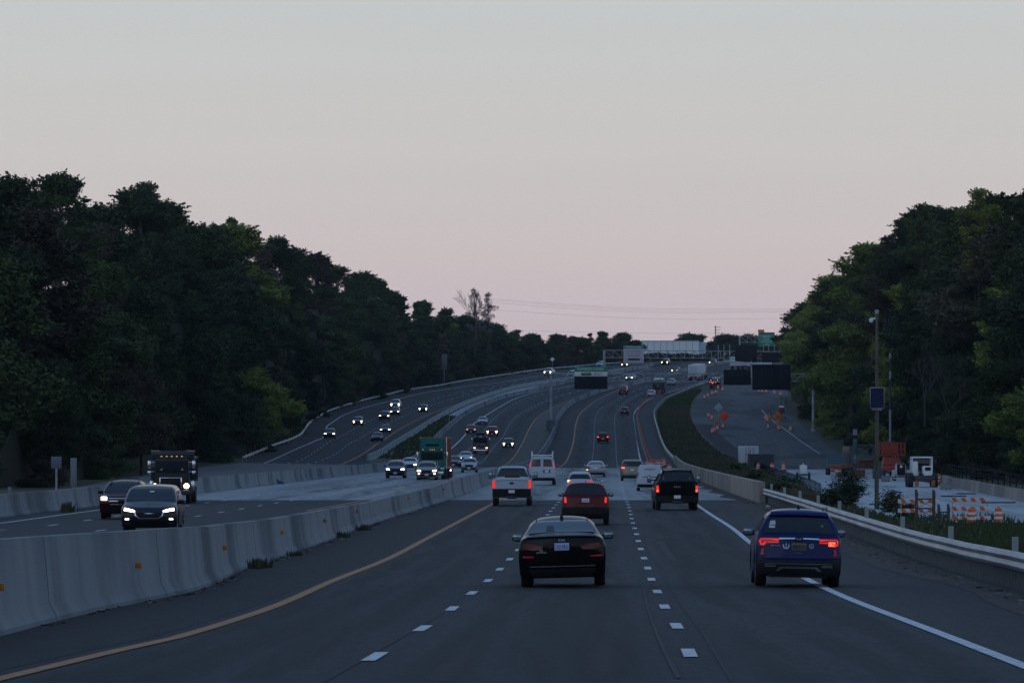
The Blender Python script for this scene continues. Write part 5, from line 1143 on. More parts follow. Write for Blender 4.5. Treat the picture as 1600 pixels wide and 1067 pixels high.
one(lambda q: [box(q, (.1, .3, .75), (1.7, 3, .5), .05), box(q, (.1, 1.2, 1.1), (.4, 4, .35), .05)], 'chassis', DARKM, r); one(lambda q: [box(q, (sx, -1.1, .35), (.32, .2, .55), .03) for sx in (-.55, .85)], 'stabiliser', mat('machine_orange', (.35, .10, .02), .5), r)
one(lambda q: [box(q, (sx*1.15, .1, 2.2), (.14, .1, .3), .03) for sx in (-1, 1)], 'side_mirror', DARKM, r); wheel4(r, (-1.05, 1.05), (-.5, 1.9), .62, .45)
# clutter behind the shrub: trucks, crates, sign
g0 = unp(1308, 742); r = empty('flatbed_truck', g0, label='blue and orange work truck half hidden behind the tall shrub', cat='truck')
one(lambda q: frustum(q, -1.1, 1.1, 0, 1.8, .7, 2.3, .1, .2, .3, .08), 'cab', mat('worn_teal', (.02, .08, .11), .5), r); one(lambda q: [box(q, (1.1, 2.5, 1.1), (2.4, 4, .3)), box(q, (.1, -.1, 1.0), (2.1, .15, .5), .03)], 'bed', mat('worn_orange', (.25, .08, .04), .6), r); wheel4(r, (-.9, .9), (.4, 4.0), .42, .3)
g0 = unp(1350, 737); r = empty('steel_rack', g0, label='grey steel frame crate left of the solar panel pole', cat='rack')
one(lambda q: [tube(q, (x, y, 0), (x, y, 3.2), .05, n=5) for x in (-1.2, 1.2) for y in (0, 2)]+[box(q, (0, 1, z), (2.5, 2.1, .08)) for z in (1.5, 3.2)]+[tube(q, (-1.2, 0, 1.5), (1.2, 0, 3.2), .04, n=4), tube(q, (1.2, 0, 1.5), (-1.2, 0, 3.2), .04, n=4)], 'frame', mat('blue_grey_steel', (.09, .12, .15), .5), r, smooth=False)
one(lambda q: box(q, (.3, 1, .9), (1.7, 1.4, .9), .05), 'rusty_load', mat('rust', (.12, .04, .02), .8), r)
g0 = unp(1322, 735); r = empty('storage_box', g0, label='tan storage box above the tall shrub', cat='box'); one(lambda q: box(q, (0, 0, 2.55), (.75, 1, .85), .03), 'box', mat('tan_box', (.22, .19, .14), .7), r); one(lambda q: [box(q, (0, 0, 1.05), (1.1, 1.6, 2.1), .05)], 'base', mat('worn_grey', (.08, .08, .08), .7), r)
r = pole_sign(1336, 738, 698, 'rect', mat('teal_sign', (.01, .09, .09), .5), .5, 'narrow green sign with a purple top beside the steel rack', h=1.9)
zc = at(1336, 675, r.location.y).z-r.location.z; one(lambda q: box(q, (0, -.03, zc), (.52, .05, .7)), 'purple_plate', mat('mauve', (.25, .2, .34), .5), r)
# fence along the deck edge
fr = empty('post_fence', C_left.p(600), label='low dark picket fence along the left edge of the pale closed deck', cat='fence'); yy = C_left.y0 if C_left.y0 > 330 else 330; n = 0
y = C_left.y0+2
pm = one(lambda q: box(q, (0, 0, .5), (.07, .07, 1.0)), 'picket', mat('fence_black', (.015, .015, .016), .95, spec=.1), fr); pm.location = C_left.p(y)-fr.location
while y < 700 and n < 95: y += 3; n += 1; c = pm.copy(); COL.objects.link(c); c.parent = fr; c.location = C_left.p(y)-fr.location
bm = bmesh.new(); y = C_left.y0+2
while y < 700: tube(bm, C_left.p(y, .85)-fr.location, C_left.p(y+5, .85)-fr.location, .025, n=4); tube(bm, C_left.p(y, .35)-fr.location, C_left.p(y+5, .35)-fr.location, .025, n=4); y += 5
finish(bm, 'rail', MATS['fence_black'], fr)
# extra clutter of the work zone
def crate(px, py, w, d, h, m, label, nm='crate'):
    g0 = unp(px, py); r = empty(nm, g0, (0, 0, random.uniform(-.3, .3)), label, nm.replace('_', ' '))
    one(lambda q: [box(q, (0, 0, h/2+.05), (w, d, h), .03), box(q, (0, 0, h+.07), (w+.06, d+.06, .05), .01)], 'box', m, r); one(lambda q: [box(q, (sx*w*.35, 0, .03), (.12, d, .08)) for sx in (-1, 0, 1)], 'skid', TIMBER, r)
crate(1372, 748, 1.1, 1.0, .8, mat('crate_blue', (.03, .06, .10), .6), 'small blue crate at the foot of the red lift')
crate(1384, 752, .8, .8, .5, mat('crate_grey', (.18, .18, .17), .7), 'low grey crate between the red lift and the small loader')
crate(1340, 745, 1.6, 1.2, .7, mat('crate_rust', (.14, .055, .03), .8), 'rusty low crate beside the green narrow sign')
crate(1478, 765, 1.0, .6, .5, mat('block_grey', (.22, .22, .21), .9), 'grey block against the far deck parapet', 'concrete_block')
for i, (px, py, L_, yw) in enumerate(((1490, 776, 2.2, .4), (1510, 772, 1.6, -.2), (1560, 786, 2.6, .1), (1535, 781, 1.3, .9))):
    g0 = unp(px, py); tag(one(lambda q: box(q, (0, 0, .06), (L_, .22, .1), .01), 'plank', TIMBER, None), ['long plank lying by the deck parapet beyond the barricade', 'shorter plank nearest the parapet end', 'longest plank lying on the pale deck at right', 'short skewed plank behind the barricade'][i], 'plank').location = g0
    COL.objects[-1].rotation_euler = (0, 0, yw)
for px, py, lb in ((1466, 757, 'drum beside the right rear tyre of the white telehandler'), (1300, 737, 'drum left of the blue and orange work truck'), (1310, 741, 'second drum just right of the one left of the work truck')): drum(px, py, 'striped '+lb)
# blue tarp, cabinet, debris
def lump(name, px, py, s, m, label, cat, seed=1, n=3):
    rnd = random.Random(seed); bm = bmesh.new(); bmesh.ops.create_icosphere(bm, subdivisions=n, radius=1)
    for v in bm.verts:
        k = .75+.35*math.sin(v.co.x*3+seed)*math.cos(v.co.y*4)+rnd.uniform(-.09, .09); v.co = Vector((v.co.x*s[0]*k, v.co.y*s[1]*k, max(v.co.z*s[2]*k, -.05)+.02))
    o = finish(bm, name, m, None, angle=20); o.location = unp(px, py); return tag(o, label, cat)
lump('tarp', 425, 756, (1.3, 1.0, .35), mat('tarp_blue', (.01, .016, .09), .6), 'crumpled dark blue tarp lying against the left bridge barrier', 'tarp')
g0 = unp(655, 775); r = empty('utility_cabinet', Vector((g0.x-.9, g0.y, 0)), label='small grey concrete cabinet behind the step in the median barrier', cat='cabinet'); one(lambda q: [box(q, (-.1, .3, .33), (.4, .5, .5), .03), box(q, (-.42, .3, .25), (.3, .4, .5), .03)], 'cabinet', CONC_PALE, r)
# litter on the verge
rnd = random.Random(5); bm = bmesh.new()
for i in range(170):
    y = rnd.uniform(70, 262)**1.0; x = L_rail_near.x(y)-rnd.uniform(.1, .9)**1.3*(.6+.6*(y/260)); sz = rnd.uniform(.01, .05)
    box(bm, (x, y, Z(x, y)+.015), (sz*rnd.uniform(1, 3), sz*2, sz*.5), rot=Matrix.Rotation(rnd.uniform(0, 3), 4, 'Z'), mi=rnd.choice((0, 0, 1, 2)))
for i in range(190):
    y = rnd.uniform(70, 262); x = L_med.x(y)+rnd.uniform(0.02, .5)**1.5; sz = rnd.uniform(.01, .05)
    box(bm, (x, y, Z(x, y)+.015), (sz*rnd.uniform(1, 3), sz*2, sz*.5), rot=Matrix.Rotation(rnd.uniform(0, 3), 4, 'Z'), mi=rnd.choice((0, 0, 0, 1, 2)))
tag(finish(bm, 'litter', [mat('dark_debris', (.02, .018, .015), .9), mat('pale_debris', (.25, .25, .25), .8), mat('brown_debris', (.07, .05, .035), .9)], None, smooth=False), None, None, None, 'stuff')
# ------------------------------------------------------------------ grass and weeds
GRM = nmat('grass_blades', (.024, .045, .014), (.045, .072, .022), 1.5, .9, 3, c3=(.062, .05, .035), s3=.12, s3s=(1, .25, 1), t3=(.48, .66))
def grass(name, pts, hmin, hmax, m=GRM, seed=1, wid=.02):
    rnd = random.Random(seed); V = []; Fc = []
    for (x, y) in pts:
        z = Z(x, y)-.16; h = rnd.uniform(hmin, hmax)+.12; a = rnd.uniform(0, 6.28); dx = math.cos(a)*wid*h*2; dy = math.sin(a)*wid*h; lx = rnd.uniform(-.35, .35)*h; ly = rnd.uniform(-.3, .3)*h; n = len(V)
        V += [(x-dx, y-dy, z), (x+dx, y+dy, z), (x+lx*.5+dx*.7, y+ly*.5, z+h*.6), (x+lx*.5-dx*.7, y+ly*.5, z+h*.6), (x+lx, y+ly, z+h)]
        Fc += [(n, n+1, n+2, n+3), (n+3, n+2, n+4)]
    me = bpy.data.meshes.new(name); me.from_pydata(V, [], Fc); me.materials.append(m); o = bpy.data.objects.new(name, me); COL.objects.link(o); o['kind'] = 'stuff'; return o
rnd = random.Random(3); pts = []
for i in range(26000):
    y = rnd.uniform(95, 345); x = L_rail_near.x(min(y, 262))+(y > 262)*(L_par.x(y)-L_rail_near.x(262))+.9+rnd.random()**1.2*18
    if y > 318 and x > C_left.x(y)-.5 if y > C_left.y0 else False: continue
    pts.append((x, y))
grass('grass', pts, .12, .5, seed=4, wid=.06)
TANW = nmat('dry_grass', (.05, .045, .030), (.10, .085, .058), 2, .95, 3)
pts = []
for i in range(17000):
    y = rnd.uniform(262, 1150); xl = L_par.x(y)+.8; xr = (C_left.x(y) if y > C_left.y0 else C_left.x(C_left.y0))-.4
    if xr > xl and math.sin(y*.045+1)+math.sin(y*.11)+rnd.gauss(0, .7) > -.1: pts.append((xl+(xr-xl)*rnd.random()**.7, y))
grass('dry_weeds', pts, .2, .7, m=TANW, seed=18, wid=.12)
for i in range(14): q = L_par.p(rnd.uniform(560, 1000)); lump('rock', CX+F*(q.x+rnd.uniform(1.5, 9))/q.y, HY+(CZ-q.z)*F/q.y, (.25, .2, .18), mat('pale_rock', (.3, .3, .28), .9), 'small pale rock or scrap lying on the grassy embankment right of our lanes', 'rock', i, 1)['group'] = 'pale scraps on the embankment'
pts = []
for i in range(34000):
    y = rnd.uniform(262, 1250); xl = L_par.x(y)+.8; xr = (C_left.x(y) if y > C_left.y0 else C_left.x(C_left.y0))-.4
    if xr > xl: pts.append((xl+(xr-xl)*rnd.random(), y))
grass('embankment_grass', pts, .15, .55, seed=8, wid=.14)
pts = []
for i in range(9000):
    y = rnd.uniform(690, 1100); pts.append((A_rail.x(y)-.6-rnd.random()*9, y))
for i in range(2600):
    y = rnd.uniform(690, 1010); xl = A_bar.x(y)+.2; xr = M_bar.x(y)-.8
    if xr > xl: pts.append((xl+(xr-xl)*rnd.random(), y))
grass('ditch_grass', pts, .2, .6, seed=9, wid=.14)
def tuft(px, py, n, rad, h, label, seed, off=0):
    rr = random.Random(seed); g0 = unp(px, py); P = [(g0.x+off+rr.gauss(0, rad*.4), g0.y+rr.gauss(0, rad*1.5)) for i in range(n)]
    o = grass('weed_tuft', P, h*.4, h, nmat('dry_weeds', (.035, .035, .018), (.08, .07, .04), 3, .9), seed, .05); del o['kind']; return tag(o, label, 'weeds')
tuft(396, 887, 160, .35, .3, 'dry weed tuft at the foot of the median barrier, nearest', 1, .1); tuft(452, 868, 90, .3, .2, 'low weeds at the foot of the median barrier near the second joint', 2, .1)
tuft(527, 839, 130, .35, .25, 'dry weeds at the barrier foot left of the white pickup', 3, .1); tuft(560, 828, 130, .35, .28, 'farther dry weeds at the barrier foot', 4, .1); tuft(101, 800, 120, .3, .55, 'dark weed tuft growing against the left oncoming barrier', 6, .1)
# ------------------------------------------------------------------ trees
def leafmesh(name, lobes, n, size, rnd, flat=.6):
    V = np.zeros((n*4, 3)); wts = np.array([l[1]**2 for l in lobes]); wts = wts/wts.sum(); idx = rnd.choice(len(lobes), n, p=wts)
    C = np.array([l[0] for l in lobes])[idx]; Rr = np.array([l[1] for l in lobes])[idx]
    d = rnd.normal(size=(n, 3)); d /= np.linalg.norm(d, axis=1)[:, None]
    rad = Rr*(1-.45*rnd.random(n)**1.7)*(1+.10*rnd.normal(size=n)); P = C+d*rad[:, None]*np.array([1, 1, flat])
    nn = d+.7*rnd.normal(size=(n, 3)); nn /= np.linalg.norm(nn, axis=1)[:, None]
    # sprigs: short leafy twigs that break the outline
    k = int(n*.38); ns = max(40, len(lobes)*9); li = rnd.choice(len(lobes), ns, p=wts); sd_ = rnd.normal(size=(ns, 3)); sd_[:, 2] = np.abs(sd_[:, 2])*.8+sd_[:, 2]*.2; sd_ /= np.linalg.norm(sd_, axis=1)[:, None]; ln = 1.0+.55*rnd.random(ns)
    w = rnd.choice(ns, k); LC = np.array([l[0] for l in lobes])[li][w]; LR = np.array([l[1] for l in lobes])[li][w]; tt = .65+(ln[w]-.65)*rnd.random(k)
    P[:k] = LC+sd_[w]*(LR*tt)[:, None]*np.array([1, 1, max(flat, .8)])+rnd.normal(size=(k, 3))*(.07*LR*(1.75-tt))[:, None]
    u = np.cross(nn, rnd.normal(size=(n, 3))); u /= np.linalg.norm(u, axis=1)[:, None]; v = np.cross(nn, u)
    s = (size*(.5+rnd.random(n)))[:, None]
    V[0::4] = P-u*s; V[1::4] = P-v*s*.55; V[2::4] = P+u*s; V[3::4] = P+v*s*.55
    me = bpy.data.meshes.new(name); me.vertices.add(n*4); me.vertices.foreach_set('co', V.ravel()); me.loops.add(n*4); me.loops.foreach_set('vertex_index', np.arange(n*4))
    me.polygons.add(n); me.polygons.foreach_set('loop_start', np.arange(0, n*4, 4)); me.polygons.foreach_set('loop_total', np.full(n, 4)); me.update(); me.validate(); return me
def branches(bm, base, top, r, rnd, lobes, n=9):
    mid = (0, 0, top*.55); tube(bm, (0, 0, -.8), mid, r, r*.6, 8); tube(bm, mid, (rnd.uniform(-.3, .3), 0, top*.95), r*.6, r*.15, 6)
    for c, rr in lobes[:n]:
        z = max(.25*top, c[2]*.62); tube(bm, (0, 0, z), (c[0]*.5, c[1]*.5, z+(c[2]-z)*.6), r*.35, r*.22, 5, cap=False); tube(bm, (c[0]*.5, c[1]*.5, z+(c[2]-z)*.6), c, r*.22, r*.08, 4, cap=False)
        for q in range(2): tube(bm, c, (c[0]+rnd.gauss(0, rr*.6), c[1]+rnd.gauss(0, rr*.6), c[2]+rnd.uniform(0, rr*.7)), r*.08, r*.03, 4, cap=False)
FOL = [nmat('broadleaf_foliage', (.036, .056, .022), (.068, .094, .033), 1.2, .9, 4, rand=.6, spec=.1), nmat('dark_foliage', (.026, .042, .021), (.046, .066, .029), 1.2, .9, 4, rand=.5, spec=.1),
       nmat('yellowing_foliage', (.10, .135, .032), (.20, .235, .055), 1.2, .9, 4, rand=.5, spec=.1), nmat('brownish_foliage', (.050, .050, .034), (.085, .078, .050), 1.2, .9, 4, rand=.6, spec=.1), nmat('twiggy_foliage', (.11, .09, .09), (.17, .14, .14), 1.2, .9, 4, spec=.1)]
BARK = nmat('bark', (.035, .03, .026), (.07, .062, .055), 3, .95, 6, (1, 1, .2))
BARKP = nmat('pale_bark', (.10, .09, .08), (.18, .165, .15), 3, .95, 6, (1, 1, .2))
PROTO = []
def proto(kind, seed, Ht=16.0):
    rn = random.Random(seed); rnp = np.random.RandomState(seed); lobes = []
    if kind == 'round':
        for i in range(44):
            a = rn.uniform(0, 6.28); t = rn.uniform(.12, 1)**.8; rr = math.sin(math.pi*min(.94, t*.9+.1))*.30*Ht*rn.uniform(.4, 1.0); lobes.append(((rr*math.cos(a), rr*math.sin(a), Ht*(.1+.8*t)), Ht*rn.choice((.05, .065, .08, .11))))
    elif kind == 'tall':
        for i in range(26):
            a = rn.uniform(0, 6.28); t = rn.uniform(.1, 1); rr = (1-t)**.5*.2*Ht*rn.uniform(.4, 1.0); lobes.append(((rr*math.cos(a), rr*math.sin(a), Ht*(.12+.8*t)), Ht*rn.uniform(.06, .115)))
    elif kind == 'pine':
        for i in range(30):
            a = rn.uniform(0, 6.28); t = rn.uniform(.15, 1); rr = (1.05-t)*.22*Ht*rn.uniform(.6, 1.0); lobes.append(((rr*math.cos(a), rr*math.sin(a), Ht*(.1+.85*t)), Ht*rn.uniform(.045, .085)))
    elif kind in ('sparse', 'twig'):
        for i in range(46):
            a = rn.uniform(0, 6.28); t = rn.uniform(.2, 1); rr = .25*Ht*rn.random()**.7*math.sin(math.pi*min(.93, t*.85+.1)); lobes.append(((rr*math.cos(a), rr*math.sin(a), Ht*(.15+.8*t)), Ht*rn.uniform(.035, .06)))
    n = {'round': 46000, 'tall': 36000, 'pine': 30000, 'sparse': 11000, 'twig': 3800}[kind]
    me = leafmesh('crown', lobes, n, .135, rnp, {'pine': .45}.get(kind, .8)); bm = bmesh.new(); branches(bm, 0, Ht, Ht*.016, rn, lobes, 12); tm = bpy.data.meshes.new('trunk'); bm.to_mesh(tm); bm.free()
    res = me; me.materials.append(FOL[0])
    tm2 = tm.copy(); tm.materials.append(BARK); tm2.materials.append(BARKP); return (kind, res, tm, tm2, Ht)
for k, sd_ in (('round', 1), ('round', 2), ('round', 3), ('tall', 4), ('tall', 5), ('pine', 6), ('pine', 7), ('sparse', 8), ('sparse', 9), ('twig', 10), ('twig', 12)): PROTO.append(proto(k, sd_))
LBL = {('round', 0): 'round-crowned green broadleaf tree', ('tall', 0): 'tall narrow green broadleaf tree', ('pine', 0): 'layered green pine tree', ('sparse', 0): 'thin-crowned green tree with gaps of sky',
       ('round', 1): 'round-crowned very dark tree', ('tall', 1): 'tall narrow very dark tree', ('pine', 1): 'layered dark pine tree', ('sparse', 1): 'thin-crowned dark tree',
       ('round', 2): 'round-crowned yellow green tree', ('tall', 2): 'tall narrow yellow green tree', ('pine', 2): 'layered yellow green tree', ('sparse', 2): 'thin-crowned yellow green tree',
       ('round', 3): 'round-crowned brownish tree', ('tall', 3): 'tall narrow brownish tree', ('pine', 3): 'layered brownish pine tree', ('sparse', 3): 'thin-crowned brownish tree'}
def tree(x, y, z, h, pi, fi, where, group, wide=1.0, pale=False, label=None, name=None):
    kind, res, tm, tm2, Ht = PROTO[pi]; nm = name or {'round': 'broadleaf_tree', 'tall': 'tall_tree', 'pine': 'pine_tree', 'sparse': 'sparse_tree', 'twig': 'twiggy_tree'}[kind]
    r = empty(nm, (x, y, z), (0, 0, random.uniform(0, 6.28)), label or (LBL[(kind, fi)]+' '+where), 'tree', (group+', '+LBL[(kind, fi)]) if group else None)
    s = h/Ht*1.03; r.scale = (s*wide, s*wide, s)
    cr = link(bpy.data.objects.new('crown', res), r); cr.material_slots[0].link = 'OBJECT'; cr.material_slots[0].material = FOL[fi]; link(bpy.data.objects.new('trunk', tm2 if pale else tm), r); return r
random.seed(11)
skyL = lin([(-80, 262), (0, 268), (30, 270), (70, 270), (100, 278), (125, 302), (150, 325), (185, 322), (215, 292), (245, 290), (265, 315), (290, 335), (330, 352), (350, 346), (380, 352), (400, 376), (430, 376), (455, 380), (470, 391), (500, 396), (530, 414),
            (545, 426), (570, 420), (600, 432), (620, 456), (660, 466), (680, 470), (700, 477), (740, 492), (775, 502), (800, 516), (825, 512), (850, 526), (880, 517), (905, 527), (930, 517), (960, 516), (985, 520), (998, 540)])
def _rd(px, A, a, b):
    best = min(np.arange(a, b, 5.0), key=lambda y: abs(CX+F*A.x(y)/y-px)); return float(best)
D0L = lin([(-120, 305), (0, 335), (100, 400), (225, 530), (300, 640)]+[(px, _rd(px, A_rail, 640, 1700)+16) for px in (380, 430, 480, 520, 580, 640, 700, 780, 850, 900, 960)]+[(1000, 1520)])
print('D0', [(p, round(D0L(p))) for p in range(0, 1001, 100)])
baseL = lin([(-80, 785), (0, 770), (100, 757), (225, 741), (300, 731), (380, 717), (480, 668), (560, 630), (640, 606), (780, 583), (900, 571), (1000, 567)])
skyR = lin([(1232, 510), (1238, 488), (1250, 470), (1290, 456), (1310, 416), (1350, 405), (1365, 378), (1400, 372), (1420, 332), (1450, 320), (1480, 313), (1500, 320), (1530, 298), (1560, 305), (1600, 290), (1700, 270)])
D0R = lin([(1232, 1180), (1275, 1060), (1300, 930), (1400, 700), (1480, 600), (1600, 520), (1700, 470)])
baseR = lin([(1232, 632), (1260, 655), (1300, 690), (1400, 730), (1480, 742), (1600, 760), (1700, 775)])
FR = [.30, .46, .62, .77, .90, 1.0]; HILL = {}
def wood(sky, D0, base, x0, x1, where, group, sp, wts, dl=17, cx=None):
    hill = []
    for L, fr in enumerate(FR):
        px = x0+random.uniform(0, 20); row = []
        while px < x1:
            D = D0(px)+L*dl+random.uniform(-5, 5); s = F/D; yb = base(px); ys = sky(px); ty = yb+(ys-yb)*fr
            if L < 5: ty += random.uniform(-.04, .06)*(yb-ys)
            else: ty += random.uniform(0, 5)
            tz = CZ+(HY-ty)*D/F; gz = CZ+(HY-(yb+5))*D/F
            h = min(max(tz-gz, 3.5), random.uniform(13.5, 18)); z = tz-h
            pi = random.choices(range(9), [4, 4, 4, 1.2, 1.2, .8, .8, .3, .3])[0]; fi = random.choices(range(4), wts(px, L))[0]
            if L == 5 and random.random() < .10: pi = random.choice((7, 8))
            tree((px-CX)/F*D, D, z, h, pi, fi, where, group, random.uniform(1.25, 1.6) if pi < 3 else random.uniform(1.0, 1.3), random.random() < .15)
            row.append((px, D, z)); px += sp(px, L)*F/D*random.uniform(.75, 1.25)*(.72 if L == 5 else 1)
        hill.append(row)
    return hill
hl = wood(skyL, D0L, baseL, -70, 992, 'on the left wooded slope', 'trees on the left slope', lambda p, L: 5.6 if p < 500 else 6.6, lambda p, L: (5, 5, .3, 1.2))
hr = wood(skyR, D0R, baseR, 1262, 1690, 'on the right wooded slope', 'trees on the right slope', lambda p, L: 4.9, lambda p, L: ((5, .6, 7, .3) if p < 1420 else (4, 5, 1.3, 1.2)), 15)
def hillside(name, sky, D0, base, x0, x1, dl, cols=40):
    bm = bmesh.new(); rows = []
    for L in range(-1, 8):
        row = []
        for i in range(cols+1):
            px = x0+(x1-x0)*i/cols; Lc = max(L, 0); fr = FR[min(Lc, 5)]; D = D0(px)+(L if L >= 0 else -.5)*dl; yb = base(px); ty = yb+(sky(px)-yb)*fr
            tz = CZ+(HY-ty)*D/F; gz = CZ+(HY-(yb+4))*D/F; z = max(gz, tz-11) if L >= 3 else (max(gz, tz-17) if L == 2 else gz)
            row.append(bm.verts.new(((px-CX)/F*D, D, z-.3)))
        rows.append(row)
    for a, b in zip(rows, rows[1:]):
        for i in range(cols): bm.faces.new((a[i], a[i+1], b[i+1], b[i]))
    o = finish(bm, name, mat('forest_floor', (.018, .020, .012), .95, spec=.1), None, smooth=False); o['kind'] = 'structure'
# understory along the wood edges
def under(base, D0, x0, x1, where, group, hh, step):
    px = x0
    while px < x1:
        D = D0(px)-1+random.uniform(-3, 3); gz = CZ+(HY-(base(px)+5))*D/F-.5; x = (px-CX)/F*D; z = min(gz, Z(x, D)+2) if D < 700 else gz; h = random.uniform(*hh)
        pi = random.choice((0, 1, 2)); k = PROTO[pi][1]; fm = FOL[random.choice((0, 1, 1, 3))]; r = empty('bush', (x, D, z-.9), (0, 0, random.uniform(0, 6)), 'dark leafy bush '+where, 'bush', group)
        s = h/16; r.scale = (s*1.9, s*1.9, s*1.25); cr = link(bpy.data.objects.new('foliage', k), r); cr.material_slots[0].link = 'OBJECT'; cr.material_slots[0].material = fm; px += step*F/D*random.uniform(.8, 1.2)
under(baseL, D0L, -60, 1000, 'at the foot of the left wood', 'bushes at the foot of the left wood', (3.0, 5.5), 5.2); under(baseR, D0R, 1262, 1690, 'at the foot of the right wood', 'bushes at the foot of the right wood', (2.5, 4.5), 4.5)
under(baseL, lambda p: D0L(p)+22, 620, 1000, 'deeper in the far end of the left wood', 'bushes deeper in the left wood', (6, 9), 5.0)
# unseen wooded ridge, added behind the camera to darken reflections in car paint
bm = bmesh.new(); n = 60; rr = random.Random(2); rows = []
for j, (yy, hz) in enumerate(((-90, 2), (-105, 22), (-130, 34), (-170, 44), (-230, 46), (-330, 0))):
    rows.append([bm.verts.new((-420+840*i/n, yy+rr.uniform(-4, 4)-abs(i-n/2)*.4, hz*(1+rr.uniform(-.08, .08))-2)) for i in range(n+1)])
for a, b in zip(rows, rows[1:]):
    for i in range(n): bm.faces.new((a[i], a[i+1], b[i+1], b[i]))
o = finish(bm, 'hill', nmat('unseen_ridge_woods', (.010, .018, .010), (.035, .050, .022), .35, .95, 8, spec=.1), None); o['kind'] = 'structure'
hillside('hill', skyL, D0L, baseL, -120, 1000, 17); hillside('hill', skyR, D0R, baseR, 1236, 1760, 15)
# distant trees beyond the crest
for px, ty, w, fi in [(1068, 526, 1.2, 0), (1078, 519, 1.3, 0), (1088, 523, 1.2, 0), (1112, 534, 1, 1), (1125, 524, 1.1, 1), (1137, 520, 1.3, 1), (1150, 524, 1.2, 1), (1163, 532, 1, 1), (1172, 522, 1, 1), (1182, 524, 1, 0), (1205, 528, 1.1, 1), (1222, 524, 1.1, 0), (1232, 520, 1.1, 1), (1104, 540, 1, 1), (1242, 516, 1.2, 0)]:
    D = 2080; tz = CZ+(HY-ty)*D/F; x = (px-CX)/F*D; tree(x, D, 30, tz-30, random.choice((0, 1, 2, 3)), fi, 'on the far skyline', 'far skyline trees', w*1.25)
for i in range(16):
    px = 1000+i*15.5+random.uniform(-4, 4); D = 1880; tz = CZ+(HY-random.uniform(549, 554))*D/F; tree((px-CX)/F*D, D, 30, tz-30, random.choice((0, 1, 2)), 1, 'forming the low hedge below the white building', 'low far trees', 3.2)
# individual skyline trees
def sk(px, ty, D, h, pi, fi, label, wide=1, pale=False): tz = CZ+(HY-ty)*D/F; tree((px-CX)/F*D, D, tz-h, h, pi, fi, '', None, wide, pale, label)
sk(228, 284, 690, 17, 7, 0, 'airy green tree standing above the left skyline, tallest of the airy ones', 1.1); sk(362, 340, 770, 14, 8, 0, 'airy small crown above the left skyline between two darker masses', .9); sk(95, 266, 690, 16, 0, 1, 'dark dense round crown at the upper left skyline'); sk(430, 370, 790, 14, 2, 1, 'dark dome crown on the left skyline midway down')
sk(1385, 368, 760, 13, 8, 3, 'brownish thin crown poking above the right skyline'); sk(1530, 294, 600, 14, 7, 2, 'airy yellow green crown at the top of the right skyline'); sk(1440, 318, 680, 13, 7, 0, 'airy green crown on the right skyline left of the highest one')
# leafless trees
def bare(px, ty, D, h, label, seed, m, spread=.8, depth=5):
    rn = random.Random(seed); bm = bmesh.new()
    def grow(p, d, L, r, k):
        q = p+d*L; tube(bm, p, q, r, r*.68, 5 if k < 2 else 3, cap=False)
        if k >= depth: return
        for i in range(3 if k > 0 else 4):
            nd = (d+Vector((rn.gauss(0, spread*.6), rn.gauss(0, spread*.6), rn.gauss(.15, spread*.3)))).normalized(); grow(q-d*L*rn.uniform(0, .35), nd, L*rn.uniform(.62, .82), r*.6, k+1)
    grow(Vector((0, 0, 0)), Vector((0, 0, 1)), h*.27, h*.010, 0); o = finish(bm, 'bare_tree', m, None); tz = CZ+(HY-ty)*D/F; zz = max(v.co.z for v in o.data.vertices); o.location = ((px-CX)/F*D, D, tz-zz); return tag(o, label, 'tree')
TW = mat('twig_grey', (.16, .13, .13), .9, spec=.1)
sk(742, 450, 1180, 15, 9, 4, 'greyish twiggy tree above the left skyline, left of the pair', .75); sk(763, 456, 1190, 14, 10, 4, 'greyish twiggy tree above the left skyline, right of the pair', .7); bare(744, 449, 1181, 15, 'leafless branches showing inside the twiggy pair above the left skyline', 3, TW, .5)
bare(1445, 545, 590, 13, 'pale leafless tree spreading in front of the right wood', 7, mat('dead_branch', (.055, .05, .046), .9), .75, 4); bare(1480, 560, 585, 12, 'second pale leafless tree in front of the right wood', 9, MATS['dead_branch'], .8, 4); bare(232, 430, 640, 12, 'leafless tree dimly visible high on the left slope', 12, MATS['dead_branch'], .5, 4)
bare(85, 640, 560, 12, 'leafless pale-stemmed tree low on the left slope', 15, MATS['dead_branch'], .4, 4)
